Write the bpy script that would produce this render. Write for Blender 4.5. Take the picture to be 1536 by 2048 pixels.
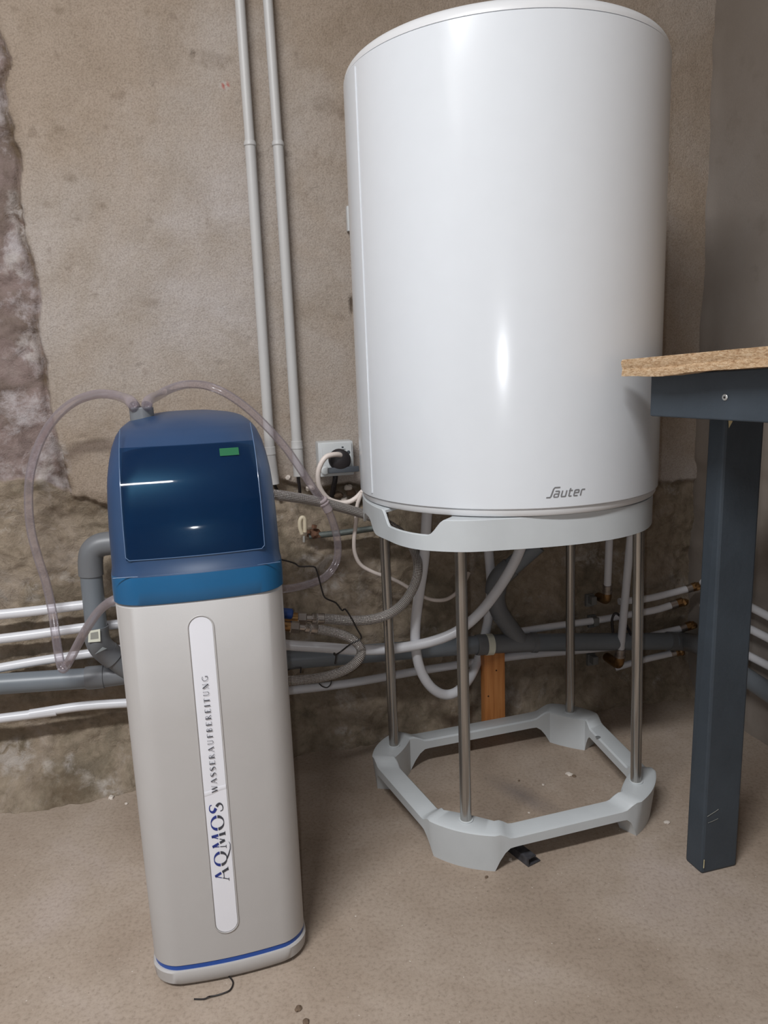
import bpy, bmesh, math, random
import numpy as np
from mathutils import Vector, Matrix
random.seed(7); rng = np.random.RandomState(11)
for o in list(bpy.data.objects): bpy.data.objects.remove(o)
S = bpy.context.scene; C = S.collection

# ------------------------------------------------------------------ camera
CAMH = .85; FPX = 1502.28; TH = .19191; RO = -.03793
Fw = np.array([0, math.cos(TH), -math.sin(TH)]); _R = np.array([1., 0, 0]); _U = np.cross(_R, Fw)
Rt = math.cos(RO)*_R + math.sin(RO)*_U; Up = -math.sin(RO)*_R + math.cos(RO)*_U
EYE = np.array([0, 0, CAMH])
cd = bpy.data.cameras.new('camera'); cam = bpy.data.objects.new('camera', cd); C.objects.link(cam); S.camera = cam
cd.sensor_fit = 'VERTICAL'; cd.sensor_height = 24; cd.lens = FPX/2048*24; cd.clip_start = .02
M = Matrix.Identity(4)
for i in range(3):
    M[i][0] = Rt[i]; M[i][1] = Up[i]; M[i][2] = -Fw[i]; M[i][3] = EYE[i]
cam.matrix_world = M
# ------------------------------------------------------------------ world, lights, exposure
W = bpy.data.worlds.new('world'); S.world = W; W.use_nodes = True
W.node_tree.nodes['Background'].inputs[0].default_value = (.8, .85, 1, 1)
W.node_tree.nodes['Background'].inputs[1].default_value = .3
S.view_settings.view_transform = 'Standard'; S.view_settings.look = 'None'; S.view_settings.gamma = 1
S.view_settings.use_curve_mapping = False; S.view_settings.exposure = 0.1
TUBE_POS = (-.75, -.40, 2.33)
ld = bpy.data.lights.new('tube_light', 'AREA'); ld.shape = 'RECTANGLE'; ld.size = 1.2; ld.size_y = .16
ld.energy = 62; ld.color = (.97, .985, 1)
lo = bpy.data.objects.new('tube_light', ld); C.objects.link(lo); lo.location = TUBE_POS; lo.rotation_euler = (math.radians(14), 0, math.radians(13))
l3 = bpy.data.lights.new('second_tube_light', 'AREA'); l3.shape = 'RECTANGLE'; l3.size = 1.2; l3.size_y = .3  # added fill lamp, softens the shadows and brightens the heater's left edge
l3.energy = 13; l3.color = (.97, .985, 1)
lo3 = bpy.data.objects.new('second_tube_light', l3); C.objects.link(lo3); lo3.location = (-2.0, -.9, 2.33); lo3.rotation_euler = (math.radians(20), math.radians(-20), math.radians(103))
fl = bpy.data.lights.new('phone_flash', 'POINT'); fl.energy = 6.4; fl.shadow_soft_size = .005; fl.color = (.93, .96, 1)
fo = bpy.data.objects.new('phone_flash', fl); C.objects.link(fo); fo.location = (-.017, -.003, .852)

# ------------------------------------------------------------------ pixel -> point helpers (points on real planes of the room)
def ray(x, y): return Fw + Rt*(x-768)/FPX - Up*(y-1024)/FPX
def onz(x, y, z=0.):
    d = ray(x, y); return EYE + d*(z-CAMH)/d[2]
def ony(x, y, Y):
    d = ray(x, y); return EYE + d*Y/d[1]
YAW = math.radians(13); UD = np.array([math.cos(YAW), math.sin(YAW), 0]); VD = np.array([math.sin(YAW), -math.cos(YAW), 0])
CORNER = np.array([.757, 1.792, 0])
def wall(x, y, off=0.):           # off metres in front of the back wall
    d = ray(x, y); P = CORNER + VD*off; return EYE + d*(np.dot(P-EYE, VD)/(d@VD))
def rwall(x, y, off=0.):
    d = ray(x, y); P = CORNER - UD*off; return EYE + d*(np.dot(P-EYE, UD)/(d@UD))
def to_uz(x, y):
    p = wall(x, y); return (float(np.dot(CORNER-p, UD)), float(p[2]))

# ------------------------------------------------------------------ object helpers
def link(o, parent=None):
    C.objects.link(o)
    if parent is not None: o.parent = parent
    return o
def mobj(name, v, f, mat=None, parent=None, smooth=True, ang=35, uv=None):
    me = bpy.data.meshes.new(name)
    me.from_pydata([tuple(map(float, p)) for p in v], [], [tuple(map(int, q)) for q in f]); me.validate()
    if uv is not None:
        l = me.uv_layers.new(name='UVMap')
        idx = np.empty(len(me.loops), dtype=np.int32); me.loops.foreach_get('vertex_index', idx)
        l.data.foreach_set('uv', np.asarray(uv, dtype=np.float32)[idx].ravel())
    bm = bmesh.new(); bm.from_mesh(me)
    bmesh.ops.recalc_face_normals(bm, faces=bm.faces[:]); bm.to_mesh(me); bm.free()
    if smooth:
        me.polygons.foreach_set('use_smooth', [True]*len(me.polygons)); me.set_sharp_from_angle(angle=math.radians(ang))
    if mat: me.materials.append(mat)
    o = bpy.data.objects.new(name, me); link(o, parent); return o
def tag(o, label, cat, group=None):
    o['label'] = label; o['category'] = cat
    if group: o['group'] = group
    return o
def thing(name, label, cat, loc=(0, 0, 0), rz=0., group=None):
    o = bpy.data.objects.new(name, None); o.empty_display_size = .05; link(o)
    o.location = tuple(map(float, loc)); o.rotation_euler = (0, 0, rz); return tag(o, label, cat, group)
def struct(o): o['kind'] = 'structure'; return o

def spline(P, n=8, closed=False):
    P = [np.array(p, float) for p in P]; out = []
    m = len(P)
    for i in range(m if closed else m-1):
        p0 = P[(i-1) % m] if (closed or i > 0) else 2*P[0]-P[1]
        p1 = P[i]; p2 = P[(i+1) % m]
        p3 = P[(i+2) % m] if (closed or i+2 < m) else 2*P[-1]-P[-2]
        for k in range(n):
            t = k/n
            out.append(.5*((2*p1)+(-p0+p2)*t+(2*p0-5*p1+4*p2-p3)*t*t+(-p0+3*p1-3*p2+p3)*t**3))
    if not closed: out.append(P[-1])
    return out
def tube_geo(P, r, seg=14, caps=True):
    P = np.array(P, float); n = len(P); r = np.full(n, r) if np.isscalar(r) else np.array(r, float)
    T = np.gradient(P, axis=0); T /= np.linalg.norm(T, axis=1)[:, None]
    a = np.array([0, 0, 1.]) if abs(T[0][2]) < .9 else np.array([1., 0, 0])
    N = np.cross(T[0], a); N /= np.linalg.norm(N); v = []; uv = []; L = 0
    for i in range(n):
        if i: N = N - T[i]*np.dot(N, T[i]); N /= np.linalg.norm(N); L += np.linalg.norm(P[i]-P[i-1])
        B = np.cross(T[i], N)
        for k in range(seg):
            t = 2*math.pi*k/seg; v.append(P[i]+r[i]*(math.cos(t)*N+math.sin(t)*B))
            uv.append((1-abs(2*k/seg-1), L))
    f = [(i*seg+k, i*seg+(k+1) % seg, (i+1)*seg+(k+1) % seg, (i+1)*seg+k) for i in range(n-1) for k in range(seg)]
    if caps: f += [tuple(range(seg))[::-1], tuple((n-1)*seg+k for k in range(seg))]
    return v, f, uv
def tube(name, P, r, mat, parent=None, seg=14, caps=True, smooth=0):
    if smooth: P = spline(P, smooth)
    v, f, uv = tube_geo(P, r, seg, caps); return mobj(name, v, f, mat, parent, uv=uv, ang=50)
def cyl(name, a, b, r, mat, parent=None, seg=24, r2=None, bev=0):
    a = np.array(a, float); b = np.array(b, float); r2 = r if r2 is None else r2
    d = (b-a)/np.linalg.norm(b-a)
    if bev:
        P = [a, a+d*bev, b-d*bev, b]; R = [r-bev, r, r2, r2-bev]
    else: P = [a, b]; R = [r, r2]
    v, f, uv = tube_geo(P, R, seg); return mobj(name, v, f, mat, parent, uv=uv)
def prism_pipe(name, stations, mat, parent=None, seg=28):      # stepped coaxial pipe: [(point, radius), ...]
    P = [s[0] for s in stations]; d = np.array(P[-1], float)-np.array(P[0], float); d /= np.linalg.norm(d)
    a = np.array([0, 0, 1.]) if abs(d[2]) < .9 else np.array([1., 0, 0]); N = np.cross(d, a); N /= np.linalg.norm(N); B = np.cross(d, N)
    v = []
    for p, r in stations:
        for k in range(seg):
            t = 2*math.pi*k/seg; v.append(np.array(p, float)+r*(math.cos(t)*N+math.sin(t)*B))
    n = len(stations)
    f = [(i*seg+k, i*seg+(k+1) % seg, (i+1)*seg+(k+1) % seg, (i+1)*seg+k) for i in range(n-1) for k in range(seg)]
    f += [tuple(range(seg))[::-1], tuple((n-1)*seg+k for k in range(seg))]
    return mobj(name, v, f, mat, parent)
def box(name, c, s, mat, parent=None, bev=.002, rot=None, smooth=True):
    bm = bmesh.new(); bmesh.ops.create_cube(bm, size=1)
    bmesh.ops.scale(bm, vec=s, verts=bm.verts)
    if bev: bmesh.ops.bevel(bm, geom=bm.edges[:], offset=bev, segments=2, affect='EDGES', profile=.7)
    if rot is not None: bmesh.ops.rotate(bm, cent=(0, 0, 0), matrix=rot, verts=bm.verts)
    bmesh.ops.translate(bm, vec=tuple(map(float, c)), verts=bm.verts)
    me = bpy.data.meshes.new(name); bm.to_mesh(me); bm.free(); me.materials.append(mat)
    if smooth: me.polygons.foreach_set('use_smooth', [True]*len(me.polygons)); me.set_sharp_from_angle(angle=.6)
    o = bpy.data.objects.new(name, me); return link(o, parent)
def lathe(name, prof, mat, parent=None, seg=48, center=(0, 0, 0), R=None):
    v = []; f = []
    for r, z in prof:
        for k in range(seg):
            t = 2*math.pi*k/seg; p = np.array([r*math.cos(t), r*math.sin(t), z])
            if R is not None: p = np.array(R @ Vector(p))
            v.append(p+np.array(center, float))
    n = len(prof)
    for i in range(n-1):
        for k in range(seg): f.append((i*seg+k, i*seg+(k+1) % seg, (i+1)*seg+(k+1) % seg, (i+1)*seg+k))
    f += [tuple(range(seg))[::-1], tuple((n-1)*seg+k for k in range(seg))]
    return mobj(name, v, f, mat, parent)
def extrude_poly(name, pts, d, mat, parent=None, bev=0):       # pts: 3D polygon, d: extrusion vector
    n = len(pts); d = np.array(d, float); v = [np.array(p, float) for p in pts]+[np.array(p, float)+d for p in pts]
    f = [tuple(range(n))[::-1], tuple(range(n, 2*n))]+[(i, (i+1) % n, n+(i+1) % n, n+i) for i in range(n)]
    return mobj(name, v, f, mat, parent, ang=30)

# ------------------------------------------------------------------ numpy noise
def vnoise(x, y, seed=0):
    xi = np.floor(x).astype(np.int64); yi = np.floor(y).astype(np.int64); xf = x-xi; yf = y-yi
    def h(a, b):
        n = (a*374761393+b*668265263+seed*1274126177) & 0x7fffffff
        n = ((n ^ (n >> 13))*1274126177) & 0x7fffffff
        return ((n ^ (n >> 16)) & 0xffff)/65535.
    u = xf*xf*(3-2*xf); w = yf*yf*(3-2*yf)
    return (h(xi, yi)*(1-u)+h(xi+1, yi)*u)*(1-w)+(h(xi, yi+1)*(1-u)+h(xi+1, yi+1)*u)*w
def fbm(x, y, oct=4, seed=0):
    s = 0; a = .5; t = 0
    for i in range(oct): s = s+a*(vnoise(x, y, seed+i*7)-.5); t += a; x = x*2.03+3.1; y = y*2.03+1.7; a *= .5
    return s/t
def sstep(a, b, x):
    t = np.clip((x-a)/(b-a), 0, 1); return t*t*(3-2*t)

# ------------------------------------------------------------------ materials
def srgb(r, g, b):
    c = lambda v: (v/255/12.92) if v/255 <= .04045 else ((v/255+.055)/1.055)**2.4
    return (c(r), c(g), c(b), 1)
def mat(name, col=(.8, .8, .8, 1), rough=.5, metal=0., spec=.5, noise=0., nscale=30, bump=0., bscale=200, coat=0.):
    m = bpy.data.materials.new(name); m.use_nodes = True; nt = m.node_tree; b = nt.nodes['Principled BSDF']
    b.inputs['Roughness'].default_value = rough; b.inputs['Metallic'].default_value = metal
    b.inputs['Specular IOR Level'].default_value = spec; b.inputs['Coat Weight'].default_value = coat
    tc = nt.nodes.new('ShaderNodeTexCoord')
    n = nt.nodes.new('ShaderNodeTexNoise'); n.inputs['Scale'].default_value = nscale; n.inputs['Detail'].default_value = 5
    nt.links.new(tc.outputs['Object'], n.inputs['Vector'])
    r = nt.nodes.new('ShaderNodeValToRGB'); r.color_ramp.elements[0].position = .3; r.color_ramp.elements[1].position = .7
    r.color_ramp.elements[0].color = tuple(c*(1-noise) for c in col[:3])+(1,); r.color_ramp.elements[1].color = tuple(min(1, c*(1+noise)) for c in col[:3])+(1,)
    nt.links.new(n.outputs['Fac'], r.inputs['Fac']); nt.links.new(r.outputs['Color'], b.inputs['Base Color'])
    if bump:
        n2 = nt.nodes.new('ShaderNodeTexNoise'); n2.inputs['Scale'].default_value = bscale; n2.inputs['Detail'].default_value = 4
        nt.links.new(tc.outputs['Object'], n2.inputs['Vector'])
        bp = nt.nodes.new('ShaderNodeBump'); bp.inputs['Strength'].default_value = bump; bp.inputs['Distance'].default_value = .002
        nt.links.new(n2.outputs['Fac'], bp.inputs['Height']); nt.links.new(bp.outputs['Normal'], b.inputs['Normal'])
    return m
class NG:
    def __init__(s, name):
        s.m = bpy.data.materials.new(name); s.m.use_nodes = True; s.nt = s.m.node_tree; s.b = s.nt.nodes['Principled BSDF']
    def n(s, t, **k):
        x = s.nt.nodes.new(t)
        for a, v in k.items(): setattr(x, a, v)
        return x
    def l(s, a, b): s.nt.links.new(a, b)
    def noise(s, vec, scale, detail=6, rough=.6, dist=0.):
        x = s.n('ShaderNodeTexNoise'); x.inputs['Scale'].default_value = scale; x.inputs['Detail'].default_value = detail
        x.inputs['Roughness'].default_value = rough; x.inputs['Distortion'].default_value = dist; s.l(vec, x.inputs['Vector']); return x.outputs['Fac']
    def ramp(s, fac, stops):
        x = s.n('ShaderNodeValToRGB'); e = x.color_ramp.elements
        while len(e) < len(stops): e.new(.5)
        for k, (p, c) in enumerate(stops): e[k].position = p; e[k].color = c if len(c) == 4 else tuple(c)+(1,)
        s.l(fac, x.inputs['Fac']); return x.outputs['Color']
    def mix(s, fac, a, b, mode='MIX'):
        x = s.n('ShaderNodeMix', data_type='RGBA', blend_type=mode)
        if isinstance(fac, float): x.inputs[0].default_value = fac
        else: s.l(fac, x.inputs[0])
        for v, i in ((a, 6), (b, 7)):
            if isinstance(v, tuple): x.inputs[i].default_value = v
            else: s.l(v, x.inputs[i])
        return x.outputs[2]
    def math(s, op, a, b=0.):
        x = s.n('ShaderNodeMath', operation=op)
        for v, i in ((a, 0), (b, 1)):
            if isinstance(v, (int, float)): x.inputs[i].default_value = v
            else: s.l(v, x.inputs[i])
        return x.outputs[0]
    def attr(s, name): x = s.n('ShaderNodeAttribute'); x.attribute_name = name; return x.outputs['Fac']
    def obj(s): return s.n('ShaderNodeTexCoord').outputs['Object']

def wall_material():
    g = NG('rendered_basement_wall'); v = g.obj()
    big = g.noise(v, 2.2, 5, .55, .3); med = g.noise(v, 9, 8, .62, .4); fine = g.noise(v, 75, 8, .7); grit = g.noise(v, 320, 3, .6)
    pl = g.ramp(big, [(.30, srgb(150, 134, 118)), (.46, srgb(158, 143, 128)), (.58, srgb(168, 157, 147)), (.72, srgb(180, 172, 168))])
    pl2 = g.ramp(med, [(.25, (.78, .75, .70, 1)), (.5, (1, 1, 1, 1)), (.8, (1.08, 1.08, 1.1, 1))]); pl = g.mix(.75, pl, pl2, 'MULTIPLY')
    spots = g.ramp(g.noise(v, 24, 2, .5), [(.27, (.62, .58, .55, 1)), (.33, (1, 1, 1, 1))]); pl = g.mix(.45, pl, spots, 'MULTIPLY')
    gr = g.ramp(grit, [(.32, (.74, .72, .70, 1)), (.58, (1.05, 1.05, 1.05, 1))]); pl = g.mix(.8, pl, gr, 'MULTIPLY')
    # exposed older masonry, mauve brown with white efflorescence
    crust = g.noise(v, 34, 9, .72, .6)
    old = g.ramp(g.noise(v, 8, 9, .68, .5), [(.32, srgb(104, 90, 80)), (.46, srgb(122, 107, 100)), (.56, srgb(134, 117, 112)), (.72, srgb(146, 132, 126))])
    eff = g.ramp(g.noise(v, 10, 11, .74, .3), [(.50, (0, 0, 0, 1)), (.62, (.85, .85, .85, 1))]); old = g.mix(eff, old, srgb(178, 170, 170))
    old = g.mix(.75, old, g.ramp(crust, [(.30, (.66, .63, .60, 1)), (.48, (1, 1, 1, 1)), (.7, (1.12, 1.12, 1.12, 1))]), 'MULTIPLY')
    low = g.ramp(g.noise(v, 7, 10, .66, .7), [(.30, srgb(112, 102, 88)), (.43, srgb(136, 124, 107)), (.53, srgb(152, 138, 121)), (.63, srgb(158, 145, 131)), (.76, srgb(150, 144, 138))])
    low = g.mix(g.ramp(g.noise(v, 13, 10, .72, .3), [(.56, (0, 0, 0, 1)), (.66, (.6, .6, .6, 1))]), low, srgb(184, 176, 168))
    low = g.mix(.85, low, g.ramp(crust, [(.28, (.58, .55, .50, 1)), (.46, (.98, .97, .96, 1)), (.7, (1.16, 1.15, 1.15, 1))]), 'MULTIPLY')
    low = g.mix(.6, low, g.ramp(fine, [(.3, (.72, .70, .67, 1)), (.6, (1.1, 1.1, 1.1, 1))]), 'MULTIPLY')
    c = g.mix(g.attr('low'), g.mix(g.attr('old'), pl, old), low)
    br = g.noise(v, 48, 8, .7)
    c = g.mix(g.math('MULTIPLY', g.attr('stain'), g.ramp(br, [(.38, (.35, .35, .35, 1)), (.56, (1, 1, 1, 1))])), c, srgb(96, 80, 62))
    c = g.mix(g.math('MULTIPLY', g.attr('pale'), g.ramp(crust, [(.42, (0, 0, 0, 1)), (.56, (1, 1, 1, 1))])), c, srgb(190, 183, 178)); c = g.mix(g.attr('red'), c, srgb(165, 60, 50))
    g.l(c, g.b.inputs['Base Color']); g.b.inputs['Roughness'].default_value = .88; g.b.inputs['Specular IOR Level'].default_value = .25
    h = g.math('ADD', g.math('MULTIPLY', fine, .7), g.math('MULTIPLY', grit, .35))
    h = g.math('ADD', h, g.math('MULTIPLY', g.math('MULTIPLY', crust, 2.6), g.math('MAXIMUM', g.attr('low'), g.math('MULTIPLY', g.attr('old'), .5))))
    mpp = g.n('ShaderNodeMapping'); mpp.inputs['Rotation'].default_value = (0, .7, 0); mpp.inputs['Scale'].default_value = (1, 1, 2.); g.l(v, mpp.inputs['Vector'])
    h = g.math('ADD', h, g.math('MULTIPLY', g.ramp(g.noise(mpp.outputs['Vector'], 55, 5, .65), [(.20, (0, 0, 0, 1)), (.36, (1, 1, 1, 1))]), .28))
    bp = g.n('ShaderNodeBump'); bp.inputs['Strength'].default_value = .7; bp.inputs['Distance'].default_value = .005
    g.l(h, bp.inputs['Height']); g.l(bp.outputs['Normal'], g.b.inputs['Normal']); return g.m
def right_wall_material():
    g = NG('smooth_grey_wall'); v = g.obj()
    big = g.noise(v, 1.8, 6, .55, .4); fine = g.noise(v, 260, 4, .6)
    c = g.ramp(big, [(.3, srgb(124, 113, 102)), (.5, srgb(134, 124, 115)), (.7, srgb(144, 136, 129))])
    c = g.mix(.5, c, g.ramp(g.noise(v, 14, 4), [(.28, (.75, .73, .7, 1)), (.42, (1, 1, 1, 1))]), 'MULTIPLY')
    g.l(c, g.b.inputs['Base Color']); g.b.inputs['Roughness'].default_value = .9; g.b.inputs['Specular IOR Level'].default_value = .2
    bp = g.n('ShaderNodeBump'); bp.inputs['Strength'].default_value = .25; bp.inputs['Distance'].default_value = .002
    g.l(fine, bp.inputs['Height']); g.l(bp.outputs['Normal'], g.b.inputs['Normal']); return g.m
def floor_material():
    g = NG('screed_floor'); v = g.obj()
    big = g.noise(v, 3.0, 6, .55, .6); med = g.noise(v, 18, 6, .65); fine = g.noise(v, 160, 6, .7)
    c = g.ramp(big, [(.28, srgb(148, 133, 118)), (.45, srgb(158, 142, 127)), (.58, srgb(167, 152, 138)), (.75, srgb(176, 162, 153))])
    c = g.mix(.6, c, g.ramp(med, [(.25, (.84, .82, .80, 1)), (.55, (1, 1, 1, 1)), (.8, (1.06, 1.05, 1.05, 1))]), 'MULTIPLY')
    c = g.mix(.85, c, g.ramp(fine, [(.32, (.70, .68, .66, 1)), (.5, (1, 1, 1, 1)), (.75, (1.1, 1.1, 1.1, 1))]), 'MULTIPLY')
    sp = g.ramp(g.noise(v, 210, 1, .5), [(.20, (.45, .42, .40, 1)), (.255, (1, 1, 1, 1))]); c = g.mix(.8, c, sp, 'MULTIPLY')
    wh = g.ramp(g.noise(v, 180, 1, .5), [(.77, (0, 0, 0, 1)), (.80, (1, 1, 1, 1))]); c = g.mix(wh, c, srgb(205, 195, 185))
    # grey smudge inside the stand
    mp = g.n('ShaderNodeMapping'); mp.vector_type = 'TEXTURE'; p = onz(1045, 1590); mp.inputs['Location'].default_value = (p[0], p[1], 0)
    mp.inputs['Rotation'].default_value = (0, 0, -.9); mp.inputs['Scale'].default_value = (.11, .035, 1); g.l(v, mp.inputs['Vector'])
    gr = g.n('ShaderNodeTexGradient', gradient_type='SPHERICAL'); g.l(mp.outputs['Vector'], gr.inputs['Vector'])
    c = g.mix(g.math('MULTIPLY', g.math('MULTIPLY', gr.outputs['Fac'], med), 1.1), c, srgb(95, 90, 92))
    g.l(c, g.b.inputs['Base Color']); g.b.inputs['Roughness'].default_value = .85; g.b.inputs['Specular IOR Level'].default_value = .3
    bp = g.n('ShaderNodeBump'); bp.inputs['Strength'].default_value = .35; bp.inputs['Distance'].default_value = .002
    g.l(g.math('ADD', fine, g.math('MULTIPLY', med, .8)), bp.inputs['Height']); g.l(bp.outputs['Normal'], g.b.inputs['Normal']); return g.m
def braid_material():
    g = NG('steel_braid'); uv = g.n('ShaderNodeTexCoord').outputs['UV']; sp = g.n('ShaderNodeSeparateXYZ'); g.l(uv, sp.inputs[0])
    a = g.math('MULTIPLY', sp.outputs[0], 2*math.pi*5); b = g.math('MULTIPLY', sp.outputs[1], 2*math.pi*200)
    s1 = g.math('SINE', g.math('ADD', a, b)); s2 = g.math('SINE', g.math('SUBTRACT', a, b))
    h = g.math('MULTIPLY', s1, s2); h2 = g.math('ADD', g.math('MULTIPLY', h, .5), .5)
    c = g.ramp(h2, [(.30, srgb(78, 68, 62)), (.55, srgb(168, 158, 152)), (.78, srgb(255, 253, 250))])
    g.l(c, g.b.inputs['Base Color']); g.b.inputs['Metallic'].default_value = .4; g.b.inputs['Roughness'].default_value = .24
    bp = g.n('ShaderNodeBump'); bp.inputs['Strength'].default_value = 1.; bp.inputs['Distance'].default_value = .0012
    g.l(h2, bp.inputs['Height']); g.l(bp.outputs['Normal'], g.b.inputs['Normal']); return g.m
def steel_material():
    g = NG('brushed_steel_tube'); v = g.obj(); mp = g.n('ShaderNodeMapping'); mp.inputs['Scale'].default_value = (1, 1, .02); g.l(v, mp.inputs['Vector'])
    n = g.noise(mp.outputs['Vector'], 300, 3)
    g.l(g.ramp(n, [(.3, srgb(150, 146, 142)), (.7, srgb(186, 184, 180))]), g.b.inputs['Base Color'])
    g.b.inputs['Metallic'].default_value = .9; g.b.inputs['Roughness'].default_value = .26; return g.m
def clear_tube_material(name, tint, alpha):
    g = NG(name); nt = g.nt; nt.nodes.remove(g.b)
    df = g.n('ShaderNodeBsdfDiffuse'); g.l(g.ramp(g.noise(g.obj(), 20), [(.3, tint), (.7, tuple(min(1, c*1.1) for c in tint[:3])+(1,))]), df.inputs[0])
    tr = g.n('ShaderNodeBsdfTransparent'); tr.inputs[0].default_value = (.93, .91, .93, 1)
    lw = g.n('ShaderNodeLayerWeight'); lw.inputs[0].default_value = .35
    mx = g.n('ShaderNodeMixShader'); g.l(g.math('MINIMUM', g.math('ADD', g.math('MULTIPLY', lw.outputs['Facing'], .28), alpha), 1.), mx.inputs[0])
    g.l(tr.outputs[0], mx.inputs[1]); g.l(df.outputs[0], mx.inputs[2])
    gl = g.n('ShaderNodeBsdfGlossy'); gl.inputs['Roughness'].default_value = .10; fr = g.n('ShaderNodeFresnel'); fr.inputs[0].default_value = 1.5
    m2 = g.n('ShaderNodeMixShader'); g.l(g.math('MULTIPLY', fr.outputs[0], .65), m2.inputs[0]); g.l(mx.outputs[0], m2.inputs[1]); g.l(gl.outputs[0], m2.inputs[2])
    g.l(m2.outputs[0], nt.nodes['Material Output'].inputs['Surface']); return g.m
def blue_plastic(name, col, tint, alpha, rough):
    g = NG(name); v = g.obj()
    g.l(g.ramp(g.noise(v, 6, 5), [(.3, tuple(c*.9 for c in col[:3])+(1,)), (.7, tuple(min(1, c*1.12) for c in col[:3])+(1,))]), g.b.inputs['Base Color'])
    g.b.inputs['Roughness'].default_value = rough; g.b.inputs['Specular IOR Level'].default_value = .55
    tr = g.n('ShaderNodeBsdfTransparent'); tr.inputs[0].default_value = tint; mx = g.n('ShaderNodeMixShader'); mx.inputs[0].default_value = alpha
    g.l(tr.outputs[0], mx.inputs[1]); g.l(g.b.outputs[0], mx.inputs[2]); g.l(mx.outputs[0], g.nt.nodes['Material Output'].inputs['Surface']); return g.m
def wood_material():
    g = NG('stained_pine'); v = g.obj(); mp = g.n('ShaderNodeMapping'); mp.inputs['Scale'].default_value = (1, 1, .06); g.l(v, mp.inputs['Vector'])
    g.l(g.ramp(g.noise(mp.outputs['Vector'], 90, 6, .6, .6), [(.3, srgb(150, 92, 48)), (.5, srgb(180, 116, 62)), (.7, srgb(196, 134, 78))]), g.b.inputs['Base Color'])
    g.b.inputs['Roughness'].default_value = .6; return g.m
def chip_material():
    g = NG('raw_chipboard'); v = g.obj(); mp = g.n('ShaderNodeMapping'); mp.inputs['Scale'].default_value = (1, 1, 3.2); g.l(v, mp.inputs['Vector'])
    n1 = g.noise(mp.outputs['Vector'], 130, 6, .7, .5); n2 = g.noise(mp.outputs['Vector'], 420, 4, .7)
    c = g.ramp(n1, [(.28, srgb(140, 102, 70)), (.43, srgb(192, 156, 118)), (.55, srgb(216, 186, 150)), (.72, srgb(236, 214, 184))])
    c = g.mix(.7, c, g.ramp(n2, [(.3, (.7, .64, .58, 1)), (.6, (1.06, 1.05, 1.04, 1))]), 'MULTIPLY')
    g.l(c, g.b.inputs['Base Color']); g.b.inputs['Roughness'].default_value = .85
    bp = g.n('ShaderNodeBump'); bp.inputs['Strength'].default_value = .9; bp.inputs['Distance'].default_value = .002; g.l(g.math('ADD', n1, n2), bp.inputs['Height'])
    g.l(bp.outputs['Normal'], g.b.inputs['Normal']); return g.m
WALLM = wall_material(); RWALLM = right_wall_material(); FLOORM = floor_material(); BRAID = braid_material(); STEEL = steel_material()
CLEAR = clear_tube_material('clear_pvc_hose', srgb(196, 184, 190), .13)
WHITE = mat('white_enamel', srgb(216, 219, 223), .20, spec=.5, noise=.008)
WHITE_LID = mat('white_plastic_lid', srgb(214, 214, 215), .4, noise=.01)
STANDM = mat('pale_grey_stand_plastic', srgb(192, 196, 198), .42, noise=.02, bump=.05, bscale=400)
BEIGE = mat('warm_grey_cabinet_plastic', srgb(178, 175, 173), .42, noise=.012, bump=.06, bscale=500)
STRIPE = mat('royal_blue_stripe', srgb(36, 78, 158), .35, noise=.03)
COVERM = blue_plastic('blue_translucent_cover', srgb(46, 70, 104), (.25, .42, .60, 1), .84, .33)
BANDM = blue_plastic('blue_cover_band', srgb(30, 92, 136), (.12, .42, .60, 1), .88, .28)
PANEM = blue_plastic('dark_blue_window', srgb(12, 32, 58), (.38, .64, .78, 1), .42, .07)
RIBM = mat('cover_edge_blue', srgb(82, 104, 134), .2, noise=.03)
LABELM = mat('white_label_foil', srgb(226, 226, 232), .4, noise=.01)
INKB = mat('label_blue_ink', srgb(38, 54, 128), .5); INKG = mat('label_grey_ink', srgb(62, 64, 72), .5)
LOGOM = mat('silver_logo_print', srgb(138, 138, 140), .35, metal=.3)
GREYPVC = mat('grey_drain_pvc', srgb(112, 118, 124), .38, noise=.06, nscale=12)
GREYPVC2 = mat('grey_fitting_pvc', srgb(108, 110, 113), .42, noise=.05, nscale=15)
PEXM = mat('white_pex_pipe', srgb(214, 214, 218), .3, noise=.03, nscale=12)
CONDM = mat('light_grey_conduit', srgb(184, 182, 180), .45, noise=.03, nscale=10)
CABLEM = mat('cream_cable_sheath', srgb(220, 208, 200), .5, noise=.03)
BLACKM = mat('black_rubber', srgb(38, 34, 36), .45, noise=.1); WIREM = mat('black_tie_wire', srgb(30, 26, 26), .5)
SOCKM = mat('white_socket_plastic', srgb(196, 198, 198), .35, noise=.02); SOCKLID = mat('dark_socket_flap', srgb(66, 70, 76), .4, noise=.05)
BRASS = mat('tarnished_brass', srgb(150, 116, 76), .35, metal=.85, noise=.2, nscale=60); NICKEL = mat('nickel_ring', srgb(170, 162, 156), .3, metal=.9, noise=.1)
RUSTM = mat('rusty_iron', srgb(96, 66, 48), .8, noise=.3, nscale=80); OLDIRON = mat('grey_green_iron', srgb(96, 102, 98), .6, metal=.3, noise=.2, nscale=50, bump=.3)
CREAM = mat('yellowed_plastic', srgb(196, 184, 160), .5, noise=.06)
WOODM = wood_material(); CHIPM = chip_material(); DARKWOOD = mat('anthracite_painted_wood', srgb(56, 64, 72), .55, noise=.12, nscale=14, bump=.25, bscale=120)
SCREWM = mat('zinc_screw', srgb(200, 200, 196), .35, metal=.6, noise=.05); BAREW = mat('bare_wood_chip', srgb(206, 192, 150), .7)
CHIPSTONE = mat('pale_mortar_chip', srgb(202, 192, 182), .9, noise=.12, nscale=90); BROWNBIT = mat('brown_debris', srgb(104, 86, 70), .9, noise=.2, nscale=90)
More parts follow.
